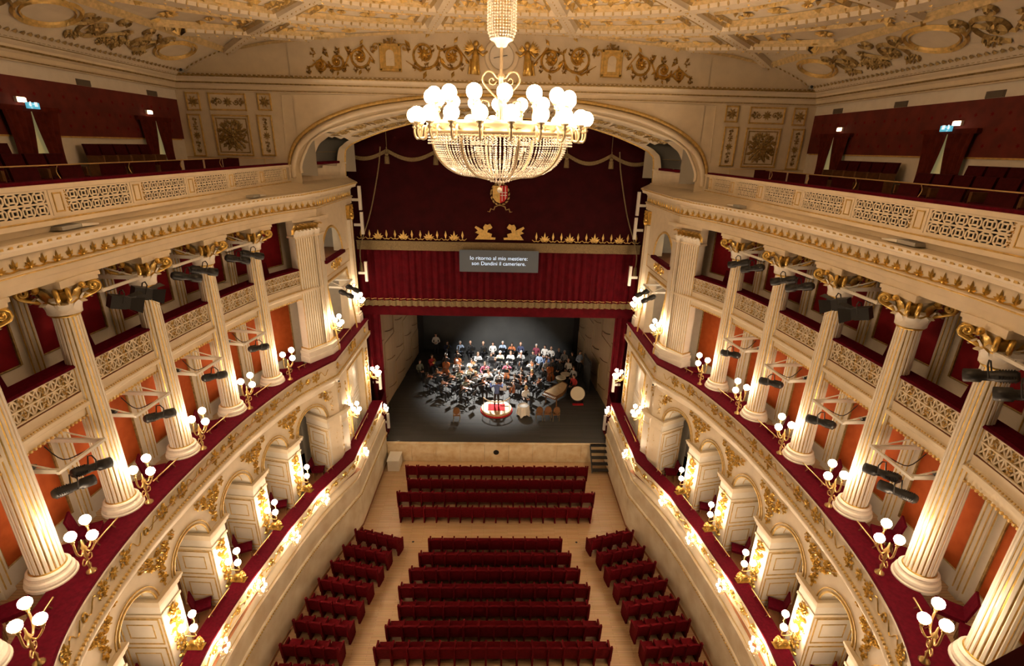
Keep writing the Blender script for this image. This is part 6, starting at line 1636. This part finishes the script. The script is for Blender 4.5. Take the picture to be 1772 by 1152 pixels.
stand(.35,28.62,ZS,pi,'music stand with an open white score in front of the conductor')
# ------------------------------------------------------------------ keyboard, drums, chairs, table
kp = thing('fortepiano','open fortepiano with its soundboard showing, at the right of the orchestra','piano',(3.95,29.2,ZS),radians(-42))
o_ = [(-.5,-.9),(.5,-.9),(.5,-.2),(.32,.4),(.05,.95),(-.25,1.1),(-.5,1.1)]; n = len(o_)
MB().add([(x,y,.62) for x,y in o_]+[(x,y,.88) for x,y in o_],[(i,(i+1)%n,n+(i+1)%n,n+i) for i in range(n)]+[tuple(range(n-1,-1,-1))]).build('case','chair_wood',kp)
MB().add([(x*.94,y*.94,.84) for x,y in o_],[tuple(range(n))]).build('soundboard','light_wood',kp)
MB().box((0,-.98,.70),(1.0,.22,.08)).build('keyboard_shelf','chair_wood',kp)
for i in range(24): MB().box((-.46+.04*i,-1.0,.75),(.036,.16,.02)).build('key','paper' if i % 3 else 'black',kp)
for x,y in ((-.42,-.75),(.42,-.75),(-.3,.9)): MB().lathe([(.05,.62),(.035,.3),(.05,.05),(.03,0)],(x,y,0),8).build('leg','chair_wood',kp)
for i in range(14): MB().beam((-.42+.06*i,-.75,.855),(-.42+.045*i,.75-.06*i,.855),.004,.004).build('string','brass',kp)
bd = thing('bass_drum','large bass drum with a cream head on a red footed stand at far right','drum',(5.2,29.0,ZS))
MB().lathe([(.46,-.2),(.48,-.2),(.48,.2),(.46,.2)],(0,0,.62),28,axis=(-.2,-.75,.55)).build('shell','violin_wood',bd,True)
MB().lathe([(0,.205),(.45,.205),(.47,.19)],(0,0,.62),28,axis=(-.2,-.75,.55)).lathe([(0,-.205),(.45,-.205),(.47,-.19)],(0,0,.62),28,axis=(-.2,-.75,.55)).build('drum_head','drum_skin',bd)
for q in (-.19,.19): MB().lathe([(.47,q-.02),(.5,q-.02),(.5,q+.02),(.47,q+.02)],(0,0,.62),28,axis=(-.2,-.75,.55)).build('hoop','black',bd,True)
MB().tube([(-.35,-.1,.4),(-.4,-.2,0)],.02,5).tube([(.35,-.1,.4),(.4,-.2,0)],.02,5).tube([(-.3,.2,.5),(-.35,.35,0)],.02,5).tube([(.3,.2,.5),(.35,.35,0)],.02,5).build('stand','black_iron',bd)
MB().box((-.0,-.28,.02),(.7,.25,.03)).build('foot_cloth','red_carpet',bd)
for k,(x,y) in enumerate(((4.35,31.3),(4.75,31.9))):
    t = thing('kettledrum','copper kettledrum among the percussion at the right, %s one' % ('near','far')[k],'drum',(x,y,ZS),0,'kettledrums')
    MB().lathe([(0,.25),(.18,.28),(.30,.42),(.34,.70)],n=20).build('bowl','brass_horn',t,True); MB().lathe([(0,.715),(.33,.715),(.36,.70),(.36,.66),(.34,.66)],n=20).build('drum_head','drum_skin',t)
    for a in range(3): MB().tube([(.3*cos(a*2.1),.3*sin(a*2.1),.55),(.3*cos(a*2.1),.3*sin(a*2.1),0)],.015,5).build('leg','black_iron',t)
def banquet(x,y,rz,label):
    t = thing('banquet_chair',label,'chair',(x,y,ZS),rz,'banquet chairs at the stage front')
    vs = [(.2*cos(a)*(.9 if sin(a) < 0 else 1),.24,.78+.24*sin(a)) for a in [2*pi*i/18 for i in range(18)]]
    MB().add(vs+[(a,.29,c) for a,b,c in vs],[tuple(range(18)),tuple(range(35,17,-1))]+[(i,(i+1)%18,18+(i+1)%18,18+i) for i in range(18)]).build('backrest','chair_wood',t)
    MB().box((0,.02,.45),(.42,.42,.09)).build('seat','chair_wood',t)
    MB().tube([(-.19,.22,.45),(-.19,.27,.75)],.016,5).tube([(.19,.22,.45),(.19,.27,.75)],.016,5).build('back_frame','brass',t)
    for a in (-.18,.18):
        for b in (-.17,.2): MB().tube([(a,b,.42),(a*1.06,b*1.1,0)],.016,5).build('leg','brass',t)
banquet(-2.42,26.6,pi,'single oval backed banquet chair at the front left of the stage')
for k,(x,y) in enumerate(((2.55,26.8),(3.05,26.85),(3.55,26.8))): banquet(x,y,pi+.05*k,'oval backed chair beside the white table, %s of three from the left' % ORD[k+1])
tb = thing('side_table','small round table under a long white cloth beside the podium','table',(1.6,27.2,ZS))
N = 40; vs = [(0,0,.75)]
for k,(r,z) in enumerate(((.32,.75),(.36,.72),(.37,.45),(.40,.16))):
    for i in range(N):
        a = 2*pi*i/N; w_ = 1+(.0,.02,.09,.14)[k]*sin(a*9); zz = z+(0,0,0,.10*sin(a*4))[k]; vs.append((r*w_*cos(a),r*w_*sin(a),zz))
MB().add(vs,[(0,1+i,1+(i+1)%N) for i in range(N)]+[(1+k*N+i,1+k*N+(i+1)%N,1+(k+1)*N+(i+1)%N,1+(k+1)*N+i) for k in range(3) for i in range(N)]).build('tablecloth','white_cloth',tb,True)
MB().tube([(0,0,.7),(0,0,.05)],.03,8).lathe([(0,.05),(.2,.02),(.22,0)],n=12).build('pedestal','black_iron',tb)
st = thing('folding_screen','dark folded panel leaning by the right acoustic wall','panel',(6.15,31.5,ZS)); MB().beam((0,-1.2,.0),(0,-1.2,2.3),.06,.06).beam((-.05,1.0,0),(-.05,1.0,2.0),.06,.06).beam((0,-1.2,2.3),(-.05,1.0,2.0),.05,.05).build('frame','black_iron',st); MB().hexa([(-.02,-1.15,.1),(.02,-1.15,.1),(-.03,.95,.1),(-.07,.95,.1),(-.02,-1.15,2.2),(.02,-1.15,2.2),(-.03,.95,1.9),(-.07,.95,1.9)]).build('panel','backdrop',st)
